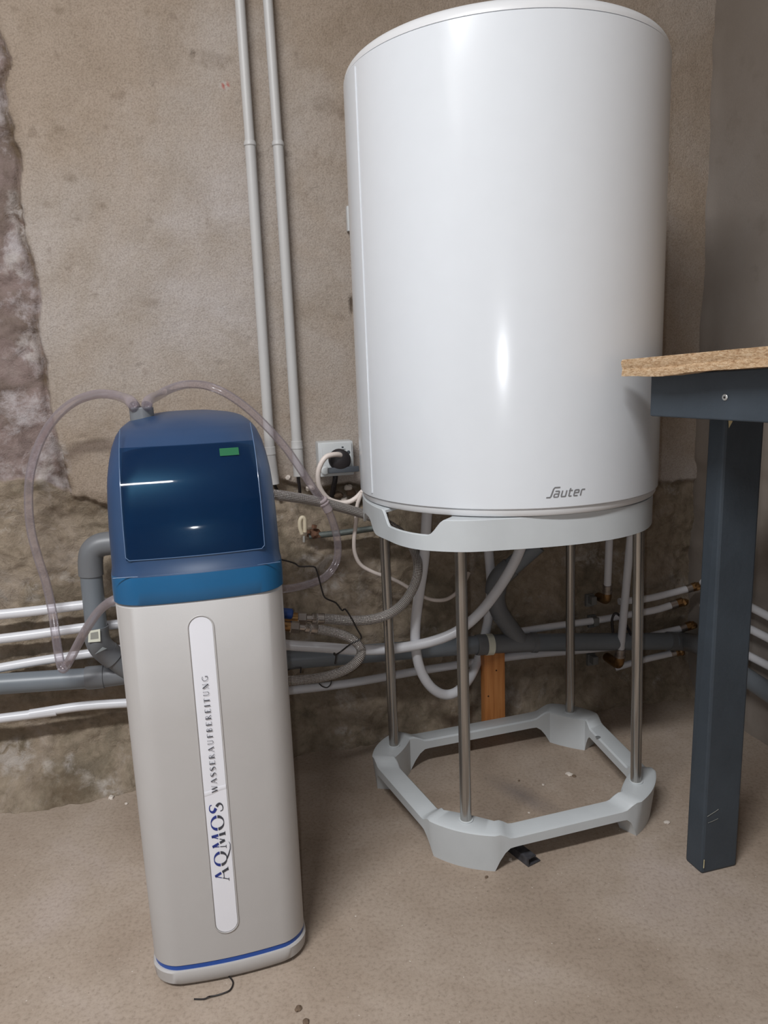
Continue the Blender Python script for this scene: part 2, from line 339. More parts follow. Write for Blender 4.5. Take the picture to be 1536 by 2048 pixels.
INNERM = mat('dark_valve_plastic', srgb(104, 112, 130), .35, noise=.1); TEALM = mat('teal_inner_tray', srgb(96, 226, 236), .4, noise=.1); GREENM = mat('green_sticker', srgb(22, 92, 56), .5)
STICKM = mat('white_sticker', srgb(222, 222, 206), .5, noise=.03); TAN = mat('yellow_sticker_edge', srgb(206, 190, 80), .5)

# ------------------------------------------------------------------ room shell
def RP(u, v, z): return CORNER - UD*u + VD*v + np.array([0, 0, z])
HC = 2.42; RU = 4.2; RV = 4.6
def grid_mesh(name, P, mat_, attrs=None, parent=None):
    nz, nu = P.shape[:2]; me = bpy.data.meshes.new(name)
    idx = np.arange(nz*nu).reshape(nz, nu)
    q = np.stack([idx[:-1, :-1], idx[:-1, 1:], idx[1:, 1:], idx[1:, :-1]], -1).reshape(-1, 4)
    me.vertices.add(nz*nu); me.vertices.foreach_set('co', P.reshape(-1).astype(np.float32))
    me.loops.add(q.size); me.loops.foreach_set('vertex_index', q.reshape(-1).astype(np.int32))
    me.polygons.add(len(q)); me.polygons.foreach_set('loop_start', (np.arange(len(q))*4).astype(np.int32))
    me.polygons.foreach_set('use_smooth', np.ones(len(q), bool)); me.update(); me.validate()
    for k, a in (attrs or {}).items():
        at = me.attributes.new(k, 'FLOAT', 'POINT'); at.data.foreach_set('value', a.reshape(-1).astype(np.float32))
    me.materials.append(mat_); o = bpy.data.objects.new(name, me); return link(o, parent)

# back wall: plaster skin that stops at a ragged edge, older masonry at the left and below
us = np.concatenate([np.arange(-.04, 1.95, .0045), np.linspace(1.95, RU, 30)]); zs = np.concatenate([np.arange(-.02, 1.75, .0045), np.linspace(1.75, HC, 24)])
UU, ZZ = np.meshgrid(us, zs)
crack = [to_uz(*p) for p in [(-14, 0), (-6, 40), (0, 64), (23, 114), (9, 169), (20, 228), (27, 269), (43, 310), (39, 365), (46, 456), (64, 515), (82, 602), (80, 684), (95, 722), (97, 760), (106, 828), (113, 864), (128, 919), (139, 984)]]
cz = np.array([c[1] for c in crack])[::-1]; cu = np.array([c[0] for c in crack])[::-1]
ucr = np.interp(ZZ, cz, cu)+.010*fbm(ZZ*40, UU*0+3, 3, 5)
edge = [to_uz(*p) for p in [(60, 960), (139, 984), (204, 1006), (300, 1000), (420, 985), (529, 925), (560, 958), (611, 982), (644, 968), (720, 972), (800, 965), (1000, 960), (1200, 955), (1320, 958), (1400, 960)]]
eu = np.array([e[0] for e in edge])[::-1]; ez = np.array([e[1] for e in edge])[::-1]
zed = np.interp(UU, eu, ez)+.035*fbm(UU*22, ZZ*0+1, 4, 9)
d_old = UU-ucr; d_low = zed-ZZ
rag = .012*fbm(UU*60, ZZ*60, 3, 21)
old = sstep(-.002, .004, d_old+rag*.6); low = sstep(-.004, .006, d_low+rag)
bare = np.maximum(old, low)
H = .0022*fbm(UU*9, ZZ*9, 4, 2)+.0012*fbm(UU*45, ZZ*45, 3, 4)
H += -bare*(.009)+bare*((.008+.018*low)*fbm(UU*11, ZZ*13, 5, 31)+.014*fbm(UU*42, ZZ*46, 4, 37)-.010*low*np.abs(fbm(UU*24, ZZ*26, 4, 137)))
# lip shadow groove along the left crack
H -= .007*np.exp(-((d_old-.006)/.005)**2)*(1-low)
# courses of rough masonry low down
H += low*.006*np.sin(ZZ*2*math.pi/.21+2*fbm(UU*4, ZZ*2, 2, 8))
# mortar fillet at the foot of the wall
foot = np.exp(-(np.maximum(ZZ, 0)/.045)**1.3)*(.028+.05*sstep(.9, 1.5, UU)+.03*fbm(UU*13, ZZ*10, 4, 55))
H += foot
def blob(px, py, rx, ry, d):
    global H
    u0, z0 = to_uz(px, py); w = np.exp(-(((UU-u0)/rx)**2+((ZZ-z0)/ry)**2)**2*1.); H += d*w; return w
hole = blob(690, 995, .055, .025, -.045); H += hole*.03*fbm(UU*60, ZZ*60, 3, 77)
blob(640, 1010, .03, .015, -.02); blob(706, 612, .004, .018, -.02)
for k in range(46):                       # small pits and tool marks in the plaster
    px, py = rng.uniform(60, 1380), rng.uniform(10, 920); s = rng.uniform(.0025, .006); blob(px, py, s*rng.uniform(.8, 1.8), s, -rng.uniform(.001, .0035))
blob(388, 108, .004, .004, -.012)
def spot(px, py, rx, ry, n=.4, pw=1.):
    u0, z0 = to_uz(px, py); q = ((UU-u0)/rx)**2+((ZZ-z0)/ry)**2; return np.clip(1.25-q**pw+n*2*fbm(UU*70, ZZ*70, 3, 91), 0, 1)
stain = np.zeros_like(UU); pale = np.zeros_like(UU); red = np.zeros_like(UU)
for a in [(425, 120, .040, .018, .8, 1), (300, 440, .010, .006), (140, 355, .012, .010), (92, 408, .006, .008), (205, 412, .009, .007), (118, 260, .012, .010), (155, 438, .008, .006), (190, 592, .006, .006), (30, 18, .008, .006), (118, 20, .010, .008),
          (300, 605, .02, .01), (700, 220, .03, .02), (650, 210, .03, .02)]:
    stain = np.maximum(stain, .34*spot(*a))
stain = np.maximum(stain, .55*spot(180, 1010, .07, .03)); stain = np.maximum(stain, .7*spot(145, 1560, .05, .03)); stain = np.maximum(stain, .5*spot(120, 1545, .06, .02))
stain = np.maximum(stain, (1-low)*.95*np.exp(-((d_old-.005)/(.007+.010*np.clip(fbm(UU*0+1, ZZ*9, 3, 66)+.2, 0, 1)))**2)*np.clip(fbm(UU*0, ZZ*14, 3, 61)*2+.75, .1, 1))  # shade of the plaster lip painted as a dark brown band along the crack
for a in [(35, 440, .02, .05, 1.2), (25, 520, .02, .03, 1.2), (60, 690, .02, .03, 1.2), (95, 960, .02, .04, 1.2), (125, 920, .012, .05, 1.2), (60, 1180, .015, .03, 1.2), (30, 1510, .04, .03, 1.), (230, 1560, .02, .03, 1.2), (140, 1520, .01, .02, 1.),
          (640, 1150, .05, .05, 1.6), (690, 1460, .02, .01, 1.2), (1200, 1120, .10, .02, 1.4)]:
    pale = np.maximum(pale, .6*spot(*a))
red = np.maximum(.8*spot(447, 172, .0035, .0035, .2), .8*spot(455, 168, .003, .003, .2)); pale = np.maximum(pale, .6*np.clip(spot(450, 172, .009, .008)-red, 0, 1))
P = CORNER[None, None]-UD[None, None]*UU[..., None]+VD[None, None]*H[..., None]+np.array([0, 0, 1.])[None, None]*ZZ[..., None]
struct(grid_mesh('wall_back', P, WALLM, dict(old=old*(1-low), low=low, stain=stain, pale=pale, red=red)))
# right wall, smoother grey
vs = np.concatenate([np.arange(-.05, 1.2, .01), np.linspace(1.2, RV, 12)]); zr = np.concatenate([np.arange(-.02, 1.7, .01), np.linspace(1.7, HC, 10)])
VV, Z2 = np.meshgrid(vs, zr); lowr = sstep(.0, .02, .60+.03*fbm(VV*14, Z2*0, 3, 3)-Z2+.02*fbm(VV*30, Z2*30, 3, 8))
H2 = .003*fbm(VV*6, Z2*6, 4, 12)+lowr*.012*fbm(VV*18, Z2*18, 4, 14)-.004*lowr+.012*np.exp(-(np.maximum(VV, 0)/.02)**2)*(fbm(VV*0, Z2*18, 4, 4)+.3)
P2 = CORNER[None, None]+VD[None, None]*VV[..., None]-UD[None, None]*H2[..., None]+np.array([0, 0, 1.])[None, None]*Z2[..., None]
struct(grid_mesh('wall_right', P2, RWALLM))
def slab(name, pts, m): return struct(mobj(name, pts, [(0, 1, 2, 3)], m, smooth=False))
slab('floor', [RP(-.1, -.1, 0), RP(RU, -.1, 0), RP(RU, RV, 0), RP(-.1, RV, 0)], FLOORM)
PLAINW = mat('plain_concrete', srgb(196, 200, 206), .9, noise=.1, nscale=3)
slab('ceiling', [RP(-.1, -.1, HC), RP(RU, -.1, HC), RP(RU, RV, HC), RP(-.1, RV, HC)], mat('ceiling_concrete', srgb(206, 210, 216), .9, noise=.05, nscale=3))
slab('wall_left', [RP(RU, -.1, 0), RP(RU, RV, 0), RP(RU, RV, HC), RP(RU, -.1, HC)], PLAINW)
slab('wall_near', [RP(-.1, RV, 0), RP(RU, RV, 0), RP(RU, RV, HC), RP(-.1, RV, HC)], PLAINW)

# ------------------------------------------------------------------ water heater
HX, HY, HR = .2241, 1.3652, .265; ZB, ZT = .6314, 1.307
WH = t = thing('water_heater', 'large white cylindrical water heater standing on a four-legged stand', 'water heater', (HX, HY, ZB-.012))
o0 = ZB-.012
R = HR
lathe('body', [(R-.002, .012), (R, .0135), (R, ZT-o0-.001), (R-.0015, ZT-o0)], WHITE, t, 160)
lathe('bottom_ring', [(.05, .0), (R-.0085, .0), (R-.0055, .0012), (R-.0035, .0045), (R-.003, .0105), (R-.0040, .0118)], WHITE_LID, t, 160)
lid = [(R-.0012, ZT-o0+.0008)]
for k in range(1, 11):
    a = k/10*math.pi/2; lid.append((R-.0012-.022*(1-math.cos(a)), ZT-o0+.0008+.020*math.sin(a)))
lid += [(.15, ZT-o0+.027), (.01, ZT-o0+.030)]
lathe('top_lid', lid, WHITE_LID, t, 160)
def cylp(ang, z, r=HR): return np.array([r*math.sin(ang), -r*math.cos(ang), z])      # ang 0 = toward -y
# overlapping sheet seam on the left flank
sa = math.radians(-66)
extrude_poly('sheet_seam', [cylp(sa, .02, R-.001), cylp(sa-.012, .02, R-.001), cylp(sa-.012, .02, R+.0016), cylp(sa, .02, R+.0016)], (0, 0, ZT-ZB-.014), WHITE, t)

# ---- stroke lettering ------------------------------------------------------
def arc(cx, cy, rx, ry, a0, a1, n=16): return [(cx+rx*math.cos(math.radians(a0+(a1-a0)*k/n)), cy+ry*math.sin(math.radians(a0+(a1-a0)*k/n))) for k in range(n+1)]
TK, TN = .16, .05                 # thick and thin stroke
def sf(x, y, w=.2): return ([(x-w/2, y), (x+w/2, y)], .04, .04)    # serif
def G_(ch):
    """serif capitals: list of (points, w0, w1); width"""
    if ch == 'A': return [([(.08, 0), (.40, 1)], TN, TN), ([(.40, 1), (.76, 0)], TK, TK), ([(.20, .36), (.62, .36)], TN, TN), sf(.08, .02), sf(.76, .02, .24)], .86
    if ch == 'Q': return [(arc(.46, .5, .38, .46, 90, 270), TN, TN, 'o'), (arc(.46, .5, .38, .46, 270, 450), TN, TN, 'o'), ([(.40, .05), (.62, -.10), (.95, -.25), (1.25, -.28), (1.42, -.20)], .12, .03)], .94
    if ch == 'O': return [(arc(.46, .5, .38, .46, 90, 450, 32), TN, TN, 'o')], .94
    if ch == 'M': return [([(.10, 0), (.20, 1)], TN, TN), ([(.20, 1), (.50, .08)], TK, TK), ([(.50, .08), (.82, 1)], TN, TN), ([(.82, 1), (.92, 0)], TK, TK), sf(.1, .02), sf(.92, .02, .26)], 1.04
    if ch == 'S': return [([(.52, .80), (.50, .92), (.36, .98), (.20, .95), (.10, .82), (.12, .66), (.30, .52), (.46, .40), (.54, .24), (.46, .08), (.30, .02), (.14, .06), (.08, .22)], .06, .06, 's')], .64
    if ch == 'W': return [([(.04, 1), (.28, 0)], TK, TK), ([(.28, 0), (.52, .9)], TN, TN), ([(.52, .95), (.76, 0)], TK, TK), ([(.76, 0), (1.0, 1)], TN, TN), sf(.04, .98), sf(.5, .98, .16), sf(1.0, .98, .16)], 1.06
    if ch == 'E': return [([(.16, 0), (.16, 1)], TK, TK), ([(.1, .97), (.56, .97), (.57, .84)], TN, TN), ([(.16, .52), (.46, .52)], TN, TN), ([(.1, .03), (.58, .03), (.60, .18)], TN, TN)], .66
    if ch == 'F': return [([(.16, 0), (.16, 1)], TK, TK), ([(.1, .97), (.56, .97), (.57, .84)], TN, TN), ([(.16, .52), (.46, .52)], TN, TN), sf(.16, .02, .22)], .60
    if ch == 'R': return [([(.16, 0), (.16, 1)], TK, TK), ([(.1, .97), (.30, .97)]+arc(.32, .74, .22, .23, 90, -90)+[(.16, .50)], .06, .06), ([(.30, .5), (.68, 0)], .1, .1), sf(.16, .02, .22)], .74
    if ch == 'B': return [([(.16, 0), (.16, 1)], TK, TK), ([(.1, .97), (.28, .97)]+arc(.30, .76, .19, .21, 90, -90)+[(.16, .54)], .06, .06), ([(.28, .54)]+arc(.30, .28, .25, .25, 90, -90)+[(.1, .03)], .06, .06)], .66
    if ch == 'I': return [([(.16, 0), (.16, 1)], TK, TK), sf(.16, .98, .22), sf(.16, .02, .22)], .34
    if ch == 'T': return [([(.34, 0), (.34, 1)], TK, TK), ([(.05, .84), (.06, .97), (.62, .97), (.63, .84)], TN, TN), sf(.34, .02, .22)], .70
    if ch == 'U': return [([(.16, 1), (.16, .3)]+arc(.40, .28, .24, .25, 180, 360)+[(.64, 1)], .09, .05), sf(.16, .98, .22), sf(.64, .98, .2)], .80
    if ch == 'N': return [([(.14, 0), (.14, 1)], TN, TN), ([(.12, 1), (.70, 0)], TK, TK), ([(.70, 0), (.70, 1)], TN, TN), sf(.14, .02), sf(.70, .98), sf(.10, .98, .14)], .86
    if ch == 'G': return [([(.72, .80), (.70, .92)], TN, TN), (arc(.46, .5, .38, .47, 50, 320, 26), .07, .07), ([(.74, .02), (.74, .42)], .1, .1), ([(.58, .42), (.84, .42)], TN, TN)], .88
    return [], .4
def stroke_quads(pts, w0, w1, mode=None, sub=6):
    P = np.array(pts, float)
    if mode == 's': P = np.array(spline(P, 4))
    Q = [P[0]]
    for i in range(len(P)-1):
        m = max(1, int(np.linalg.norm(P[i+1]-P[i])/.03))
        for k in range(1, m+1): Q.append(P[i]+(P[i+1]-P[i])*k/m)
    Q = np.array(Q); T = np.gradient(Q, axis=0); T /= np.linalg.norm(T, axis=1)[:, None]+1e-9; N = np.stack([-T[:, 1], T[:, 0]], -1)
    s = np.linspace(0, 1, len(Q)); w = w0+(w1-w0)*s
    if mode == 'o': w = .05+.13*np.abs(N[:, 0])**1.6
    if mode == 's': w = .05+.16*np.exp(-((s-.5)/.22)**2)
    a = Q+N*w[:, None]/2; b = Q-N*w[:, None]/2
    return [(a[i], b[i], b[i+1], a[i+1]) for i in range(len(Q)-1)]
def text_quads(s, size, track, glyph=G_, xs=1.):
    x = 0; out = []
    for ch in s:
        st, w = glyph(ch)
        for g in st:
            for q in stroke_quads(g[0], g[1], g[2], g[3] if len(g) > 3 else None): out.append([((p[0]*xs+x)*size, p[1]*size) for p in q])
        x += w*xs+track
    return out, x*size
def print_mesh(name, quads, mapf, m, parent):
    v = []; f = []
    for q in quads:
        b = len(v); v += [mapf(*p) for p in q]; f.append((b, b+1, b+2, b+3))
    return mobj(name, v, f, m, parent, smooth=False)
# maker's name in slanted square letters on the heater
def L_(ch):
    w = .16
    if ch == 'S': return [([(1.25, 1.28), (.62, 1.28), (.50, 1.10), (.42, .10), (.34, -.02), (-.10, -.02)], .17, .17)], .60
    if ch == 'a': return [([(.12, .78), (.56, .78), (.62, .70), (.62, 0)], w, w), ([(.62, .42), (.16, .42), (.10, .34), (.10, .08), (.16, 0), (.62, 0)], w*.9, w*.9)], .82
    if ch == 'u': return [([(.10, .82), (.10, .10), (.16, .02), (.62, .02)], w, w), ([(.62, .82), (.62, -.03)], w, w)], .82
    if ch == 't': return [([(.14, 1.08), (.14, .10), (.20, .02), (.48, .02)], w, w), ([(.0, .76), (.48, .76)], w, w)], .60
    if ch == 'e': return [([(.60, .02), (.16, .02), (.10, .10), (.10, .70), (.16, .78), (.56, .78), (.62, .70), (.62, .42), (.12, .42)], w, w)], .80
    if ch == 'r': return [([(.10, -.03), (.10, .70), (.16, .78), (.52, .78)], w, w)], .55
    return [], .4
q, wtot = text_quads('Sauter', .0112, .08, L_, 1.15)
p0 = ony(1093, 996, HY-.24)
d0 = ray(1094, 995); best = min(np.linspace(.9, 1.4, 2000), key=lambda y: abs(math.hypot(*(EYE+d0*y/d0[1]-[HX, HY, 0])[:2])-HR)); p0 = EYE+d0*best/d0[1]
a0 = math.asin((p0[0]-HX)/HR); z0 = p0[2]-o0
print_mesh('printed_logo', q, lambda x, y: cylp(a0+(x+y*.28)/HR, z0+y, HR+.0006), LOGOM, t)

# ------------------------------------------------------------------ heater stand
ST = thing('heater_stand', 'light grey plastic and steel four-legged stand carrying the water heater', 'stand', (0, 0, 0))
rods = [np.array(onz(x, y, .074)[:2]) for x, y in ((788, 1491), (932, 1640), (1272, 1563), (1140, 1424))]      # left, front, right, back
tops = [np.array(ony(x, y, r[1]))[:2] for (x, y), r in zip(((767, 1052), (921, 1102), (1276, 1066), (1140, 1088)), rods)]
for i, (r0, r1) in enumerate(zip(rods, tops)):
    cyl('leg', (r0[0], r0[1], .060), (r1[0], r1[1], .612), .0098, STEEL, ST, 32)
cen = sum(rods)/4
def offset_quad(Q, d):
    n = len(Q); L = []
    for i in range(n):
        a, b = Q[i], Q[(i+1) % n]; e = (b-a)/np.linalg.norm(b-a); nn = np.array([e[1], -e[0]])
        if np.dot(nn, (a+b)/2-cen) < 0: nn = -nn
        L.append((a+nn*d, e))
    out = []
    for i in range(n):
        (p, e), (q_, g) = L[i-1], L[i]; A = np.array([[e[0], -g[0]], [e[1], -g[1]]]); s = np.linalg.solve(A, q_-p); out.append(p+e*s[0])
    return out
def chamfer_path(Q, cut, nb=22, nc=14, rnd=0.):
    """closed path, per corner a diagonal cut; returns points and a parameter (0 on a bar, 1 on a foot)"""
    n = len(Q); pts = []; tag_ = []
    for i in range(n):
        K = Q[i]; a = (Q[i-1]-K)/np.linalg.norm(Q[i-1]-K); b = (Q[(i+1) % n]-K)/np.linalg.norm(Q[(i+1) % n]-K)
        A = K+a*cut; B = K+b*cut
        for k in range(nc+1):
            s = k/nc; c = A*(1-s)+B*s; bul = (K-(A+B)/2)*rnd*4*s*(1-s)*.5; pts.append(c+bul); tag_.append((i, 'f', s))
        Nn = Q[(i+1) % n]; A2 = Nn+((K-Nn)/np.linalg.norm(K-Nn))*cut
        for k in range(1, nb): s = k/nb; pts.append(B*(1-s)+A2*s); tag_.append((i, 'b', s))
    return pts, tag_
oq = offset_quad(rods, .056); iq = offset_quad(rods, .017)
po, tg = chamfer_path(oq, .078, 30, 14, .35); pi_, _ = chamfer_path(iq, .060, 30, 14, -.15)
pm, _ = chamfer_path(offset_quad(rods, .052), .076, 30, 14, .35)
v = []; n = len(po)
for (i, k, s), a, b, m_ in zip(tg, po, pi_, pm):
    if k == 'f': zb = 0.; zt = .0745
    else:
        L = .30; e = min(s, 1-s)*L
        zb = .043*float(sstep(.0, .034, np.array(e)))**.5 if e < .034 else .043
        zt = .0745-.012*float(sstep(.008, .036, np.array(e)))
    if k == 'f' and 0: zb = 0
    fl_ = (1-zb/.043)*.008                     # feet taper slightly inward to the floor
    c2 = a+(b-a)/np.linalg.norm(b-a)*fl_
    v += [(c2[0], c2[1], zb), (a[0], a[1], zt-.003), (m_[0], m_[1], zt), (b[0]+(a[0]-b[0])*.08, b[1]+(a[1]-b[1])*.08, zt), (b[0], b[1], zt-.003), (b[0], b[1], zb)]
f = []
for i in range(n):
    j = (i+1) % n
    for k in range(6): f.append((i*6+k, i*6+(k+1) % 6, j*6+(k+1) % 6, j*6+k))
mobj('base_frame', v, f, STANDM, ST, ang=40)
for r0 in rods: lathe('leg_socket', [(.0118, .0735), (.0125, .0752), (.0125, .0762), (.0105, .0768)], STANDM, ST, 28, (r0[0], r0[1], 0))
# collar with hand notches, squarish ring given by radius over bearing
CTH = [-180, -160, -135, -109, -95, -85, -70, -53, -44, -36, -22, -9.4, 0, 10, 22, 35, 50, 65, 79, 100, 120, 138, 160, 180]
CRR = [.262, .262, .266, .270, .264, .261, .264, .274, .288, .295, .285, .263, .255, .2515, .252, .257, .261, .258, .255, .262, .278, .288, .272, .262]
ZC0, ZC1 = .5695, .6185; v = []; f = []; n = 360; cC = np.array([HX, HY])
kern = np.exp(-(np.arange(-9, 10)/4.)**2); kern /= kern.sum()
rr_ = np.interp(np.arange(n)-180., CTH, CRR); rr_ = sum(np.roll(rr_, k)*w for k, w in zip(range(-9, 10), kern))
for k in range(n):
    a = k-180.; th = math.radians(a); d = np.array([math.sin(th), -math.cos(th)]); p = cC+d*rr_[k]; b = cC+d*(rr_[k]-.0045); e_ = cC+d*.236
    zb, zt = ZC0, ZC1
    for lo_, hi_ in ((-57, -27.5), (33+90, 62+90)):
        m_ = min(a-lo_, hi_-a)
        if m_ > 0: zt -= .0245*float(sstep(0., 5.5, np.array(m_))); e_ = cC+d*(rr_[k]-.0046)
    zb += .024*math.exp(-((a+76)/9.)**4)
    v += [(p[0], p[1], zb), (p[0], p[1], zt-.001), (*(p-d*.001), zt), (*e_, zt), (*e_, zt-.004), (*b, zt-.004), (*b, zb)]
for i in range(n):
    j = (i+1) % n
    for k in range(7): f.append((i*7+k, i*7+(k+1) % 7, j*7+(k+1) % 7, j*7+k))
mobj('collar', v, f, STANDM, ST, ang=40)
hp = onz(1196, 1474, .0627); lathe('screw_hole', [(.0055, .0623), (.0055, .0628), (.003, .0629)], mat('hole_shadow_grey', srgb(120, 122, 122), .6), ST, 20, (hp[0], hp[1], 0))
for r1 in tops:
    lathe('leg_sleeve', [(.011, .588), (.0135, .592), (.0135, .613), (.011, .613)], STANDM, ST, 28, (r1[0], r1[1], 0))
    dd = cen-r1; L = np.linalg.norm(dd); dd /= L
for r1, r2 in ((tops[0], tops[2]), (tops[1], tops[3])):      # cross ribs under the tank
    e = (r2-r1)/np.linalg.norm(r2-r1); nn = np.array([-e[1], e[0]])*.004; a, b = r1-e*.01, r2+e*.01
    extrude_poly('cross_rib', [(*(a-nn), .603), (*(b-nn), .603), (*(b+nn), .603), (*(a+nn), .603)], (0, 0, .0148), STANDM, ST)

# ------------------------------------------------------------------ water softener
SY = math.radians(14); SO = onz(466, 1952)
SS = thing('water_softener', 'tall warm grey water softener cabinet with a translucent blue lid', 'water softener', (SO[0]+.003, SO[1]-.006, 0), SY)
HW = .1085
def outline(hw, yf, yb, rad, bow, n=10, zz=0.):
    """rounded rectangle, bowed front; local x right, y back"""
    rad = min(rad, hw*.98, (yb-yf)*.48)
    pts = []
    for k in range(25):
        x = -hw+rad+(2*hw-2*rad)*k/24; pts.append((x, yf))
    for k in range(1, n+1): a = -90+90*k/n; pts.append((hw-rad+rad*math.cos(math.radians(a)), yf+rad+rad*math.sin(math.radians(a))))
    for k in range(1, 7): pts.append((hw, yf+rad+(yb-yf-2*rad)*k/6))
    for k in range(1, n+1): a = 90*k/n; pts.append((hw-rad+rad*math.cos(math.radians(a)), yb-rad+rad*math.sin(math.radians(a))))
    for k in range(1, 9): pts.append((hw-rad-(2*hw-2*rad)*k/8, yb))
    for k in range(1, n+1): a = 90+90*k/n; pts.append((-hw+rad+rad*math.cos(math.radians(a)), yb-rad+rad*math.sin(math.radians(a))))
    for k in range(1, 7): pts.append((-hw, yb-rad-(yb-yf-2*rad)*k/6))
    for k in range(1, n): a = 180+90*k/n; pts.append((-hw+rad+rad*math.cos(math.radians(a)), yf+rad+rad*math.sin(math.radians(a))))
    out = []
    for x, y in pts:
        wgt = max(0, 1-(y-yf)/(.12)); out.append((x, y+bow*(x/hw)**2*wgt))
    return out
def loft(name, levels, m, parent, capb=True, capt=True, ang=40):
    v = []; f = []; n = None
    for z, o in levels:
        n = len(o); v += [(x, y, z) for x, y in o]
    for i in range(len(levels)-1):
        for k in range(n): f.append((i*n+k, i*n+(k+1) % n, (i+1)*n+(k+1) % n, (i+1)*n+k))
    if capb: f.append(tuple(range(n))[::-1])
    if capt: f.append(tuple((len(levels)-1)*n+k for k in range(n)))
    return mobj(name, v, f, m, parent, ang=ang)
BW = .010; RD = .036; YB = .34
def ol(dx=0., dy=0.): return outline(HW-dx, dy, YB-dx, RD, BW)
loft('base_plinth', [(.0, ol(.010, .010)), (.002, ol(.005, .005)), (.008, ol(.0, .0)), (.026, ol(-.0015, -.0015)), (.0285, ol(0, 0))], BEIGE, SS)
loft('blue_stripe', [(.0285, ol(.0015, .0015)), (.0355, ol(.0015, .0015))], STRIPE, SS, False, False)
loft('cabinet', [(.0355, ol(.003, .003)), (.0365, ol(.0005, .0005)), (.20, ol(0, 0)), (.40, ol(0, 0)), (.560, ol(.0, .0)), (.563, ol(.002, .002))], BEIGE, SS)
# lid profile: (z, front setback, half width)
prof = [(.565, -.001, .110), (.600, .0005, .110), (.6015, .0030, .1085), (.63, .0055, .1083), (.66, .0105, .1080), (.69, .019, .1075), (.72, .0315, .1065), (.745, .047, .1045), (.765, .066, .1015), (.780, .085, .097), (.790, .101, .091), (.7975, .117, .082), (.8025, .132, .070), (.8055, .148, .055), (.807, .165, .035)]
prof = [(z if z < .66 else .66+(z-.66)*.905, a, b) for z, a, b in prof]
pz = [p[0] for p in prof]; py_ = [p[1] for p in prof]; pw = [p[2] for p in prof]
def cov(z): return float(np.interp(z, pz, py_)), float(np.interp(z, pz, pw))
loft('lid_band', [(.5635, outline(.108, 0, YB-.006, RD, BW)), (.565, outline(.110, -.001, YB-.004, RD, BW)), (.582, outline(.1103, -.001, YB-.004, RD, BW)), (.600, outline(.110, .0005, YB-.004, RD, BW))], BANDM, SS, True, False)
zl = list(np.linspace(.600, .75, 16))+list(np.linspace(.755, .793, 16)); lv = []
for z in zl:
    y_, w_ = cov(z); yb = YB-.004-max(0, z-.76)*1.6; lv.append((z, outline(w_, y_, yb, RD+max(0, z-.72)*.5, BW)))
loft('lid', lv, COVERM, SS, False, True, 60)
# window pane in the lid, following the lid surface
def lidpt(u, z, off):
    y_, w_ = cov(z); h = .002; ya, _ = cov(z-h); yb_, _ = cov(z+h); dz, dy = 2*h, yb_-ya; L = math.hypot(dz, dy)
    hw = w_; x = u; y = y_+BW*(x/hw)**2; return (x, y-off*dz/L, z+off*dy/L)
WX0, WX1, WZ0, WZ1 = -.087, .086, .622, .757
v = []; f = []; NX, NZ = 20, 34
for j in range(NZ+1):
    for i in range(NX+1): v.append(lidpt(WX0+(WX1-WX0)*i/NX*(1), WZ0+(WZ1-WZ0)*j/NZ, .0012))
for j in range(NZ):
    for i in range(NX): f.append((j*(NX+1)+i, j*(NX+1)+i+1, (j+1)*(NX+1)+i+1, (j+1)*(NX+1)+i))
mobj('lid_window', v, f, PANEM, SS, ang=60)
rim = [lidpt(WX0+.004, WZ0, .001), lidpt(WX0, WZ0+.004, .001)]+[lidpt(WX0, WZ0+(.778-WZ0)*k/30, .001) for k in range(2, 31)]
rim2 = [lidpt(WX1-.004, WZ0, .001), lidpt(WX1, WZ0+.004, .001)]+[lidpt(WX1, WZ0+(.778-WZ0)*k/30, .001) for k in range(2, 31)]
tube('window_rim', rim[::-1]+[lidpt(WX0+.004+(WX1-WX0-.008)*k/16, WZ0, .001) for k in range(1, 16)]+rim2, .0007, RIBM, SS, 6)
mid = [lidpt(-.105+.21*k/24, .601, .0008) for k in range(25)]; tube('lid_ridge', mid, .0006, RIBM, SS, 6)
# what shows through the lid
loft('valve_head', [(.60, outline(.080, .055, .26, .02, 0)), (.70, outline(.080, .062, .26, .02, 0)), (.745, outline(.075, .085, .25, .02, 0))], INNERM, SS)
loft('inner_tray', [(.600, outline(.100, .022, .30, .03, .006)), (.6385, outline(.100, .024, .30, .03, .006))], TEALM, SS)
loft('tray_lip', [(.6395, outline(.100, .014, .30, .03, .006)), (.6435, outline(.100, .014, .30, .03, .006))], TEALM, SS)
for bx in (.033, .055):
    for bz in (.700, .722):
        lathe('button', [(.0055, 0), (.0055, .003), (.0045, .0045)], mat('dim_button', srgb(110, 130, 150), .2), SS, 20, (bx, .056+(bz-.70)*.3, bz), Matrix.Rotation(math.radians(90), 3, 'X'))
gz, gx = .745, .052
gv = [lidpt(gx+sx*.0125, gz+sz*.0045, .0018) for sx, sz in ((-1, -1), (1, -1), (1, 1), (-1, 1))]; mobj('green_sticker', gv, [(0, 1, 2, 3)], GREENM, SS, smooth=False)
# grey hose collar on top of the lid
lathe('hose_collar', [(.0165, .765), (.017, .780), (.017, .803), (.0155, .805), (.012, .805), (.012, .797)], GREYPVC2, SS, 36, (-.062, .195, 0))
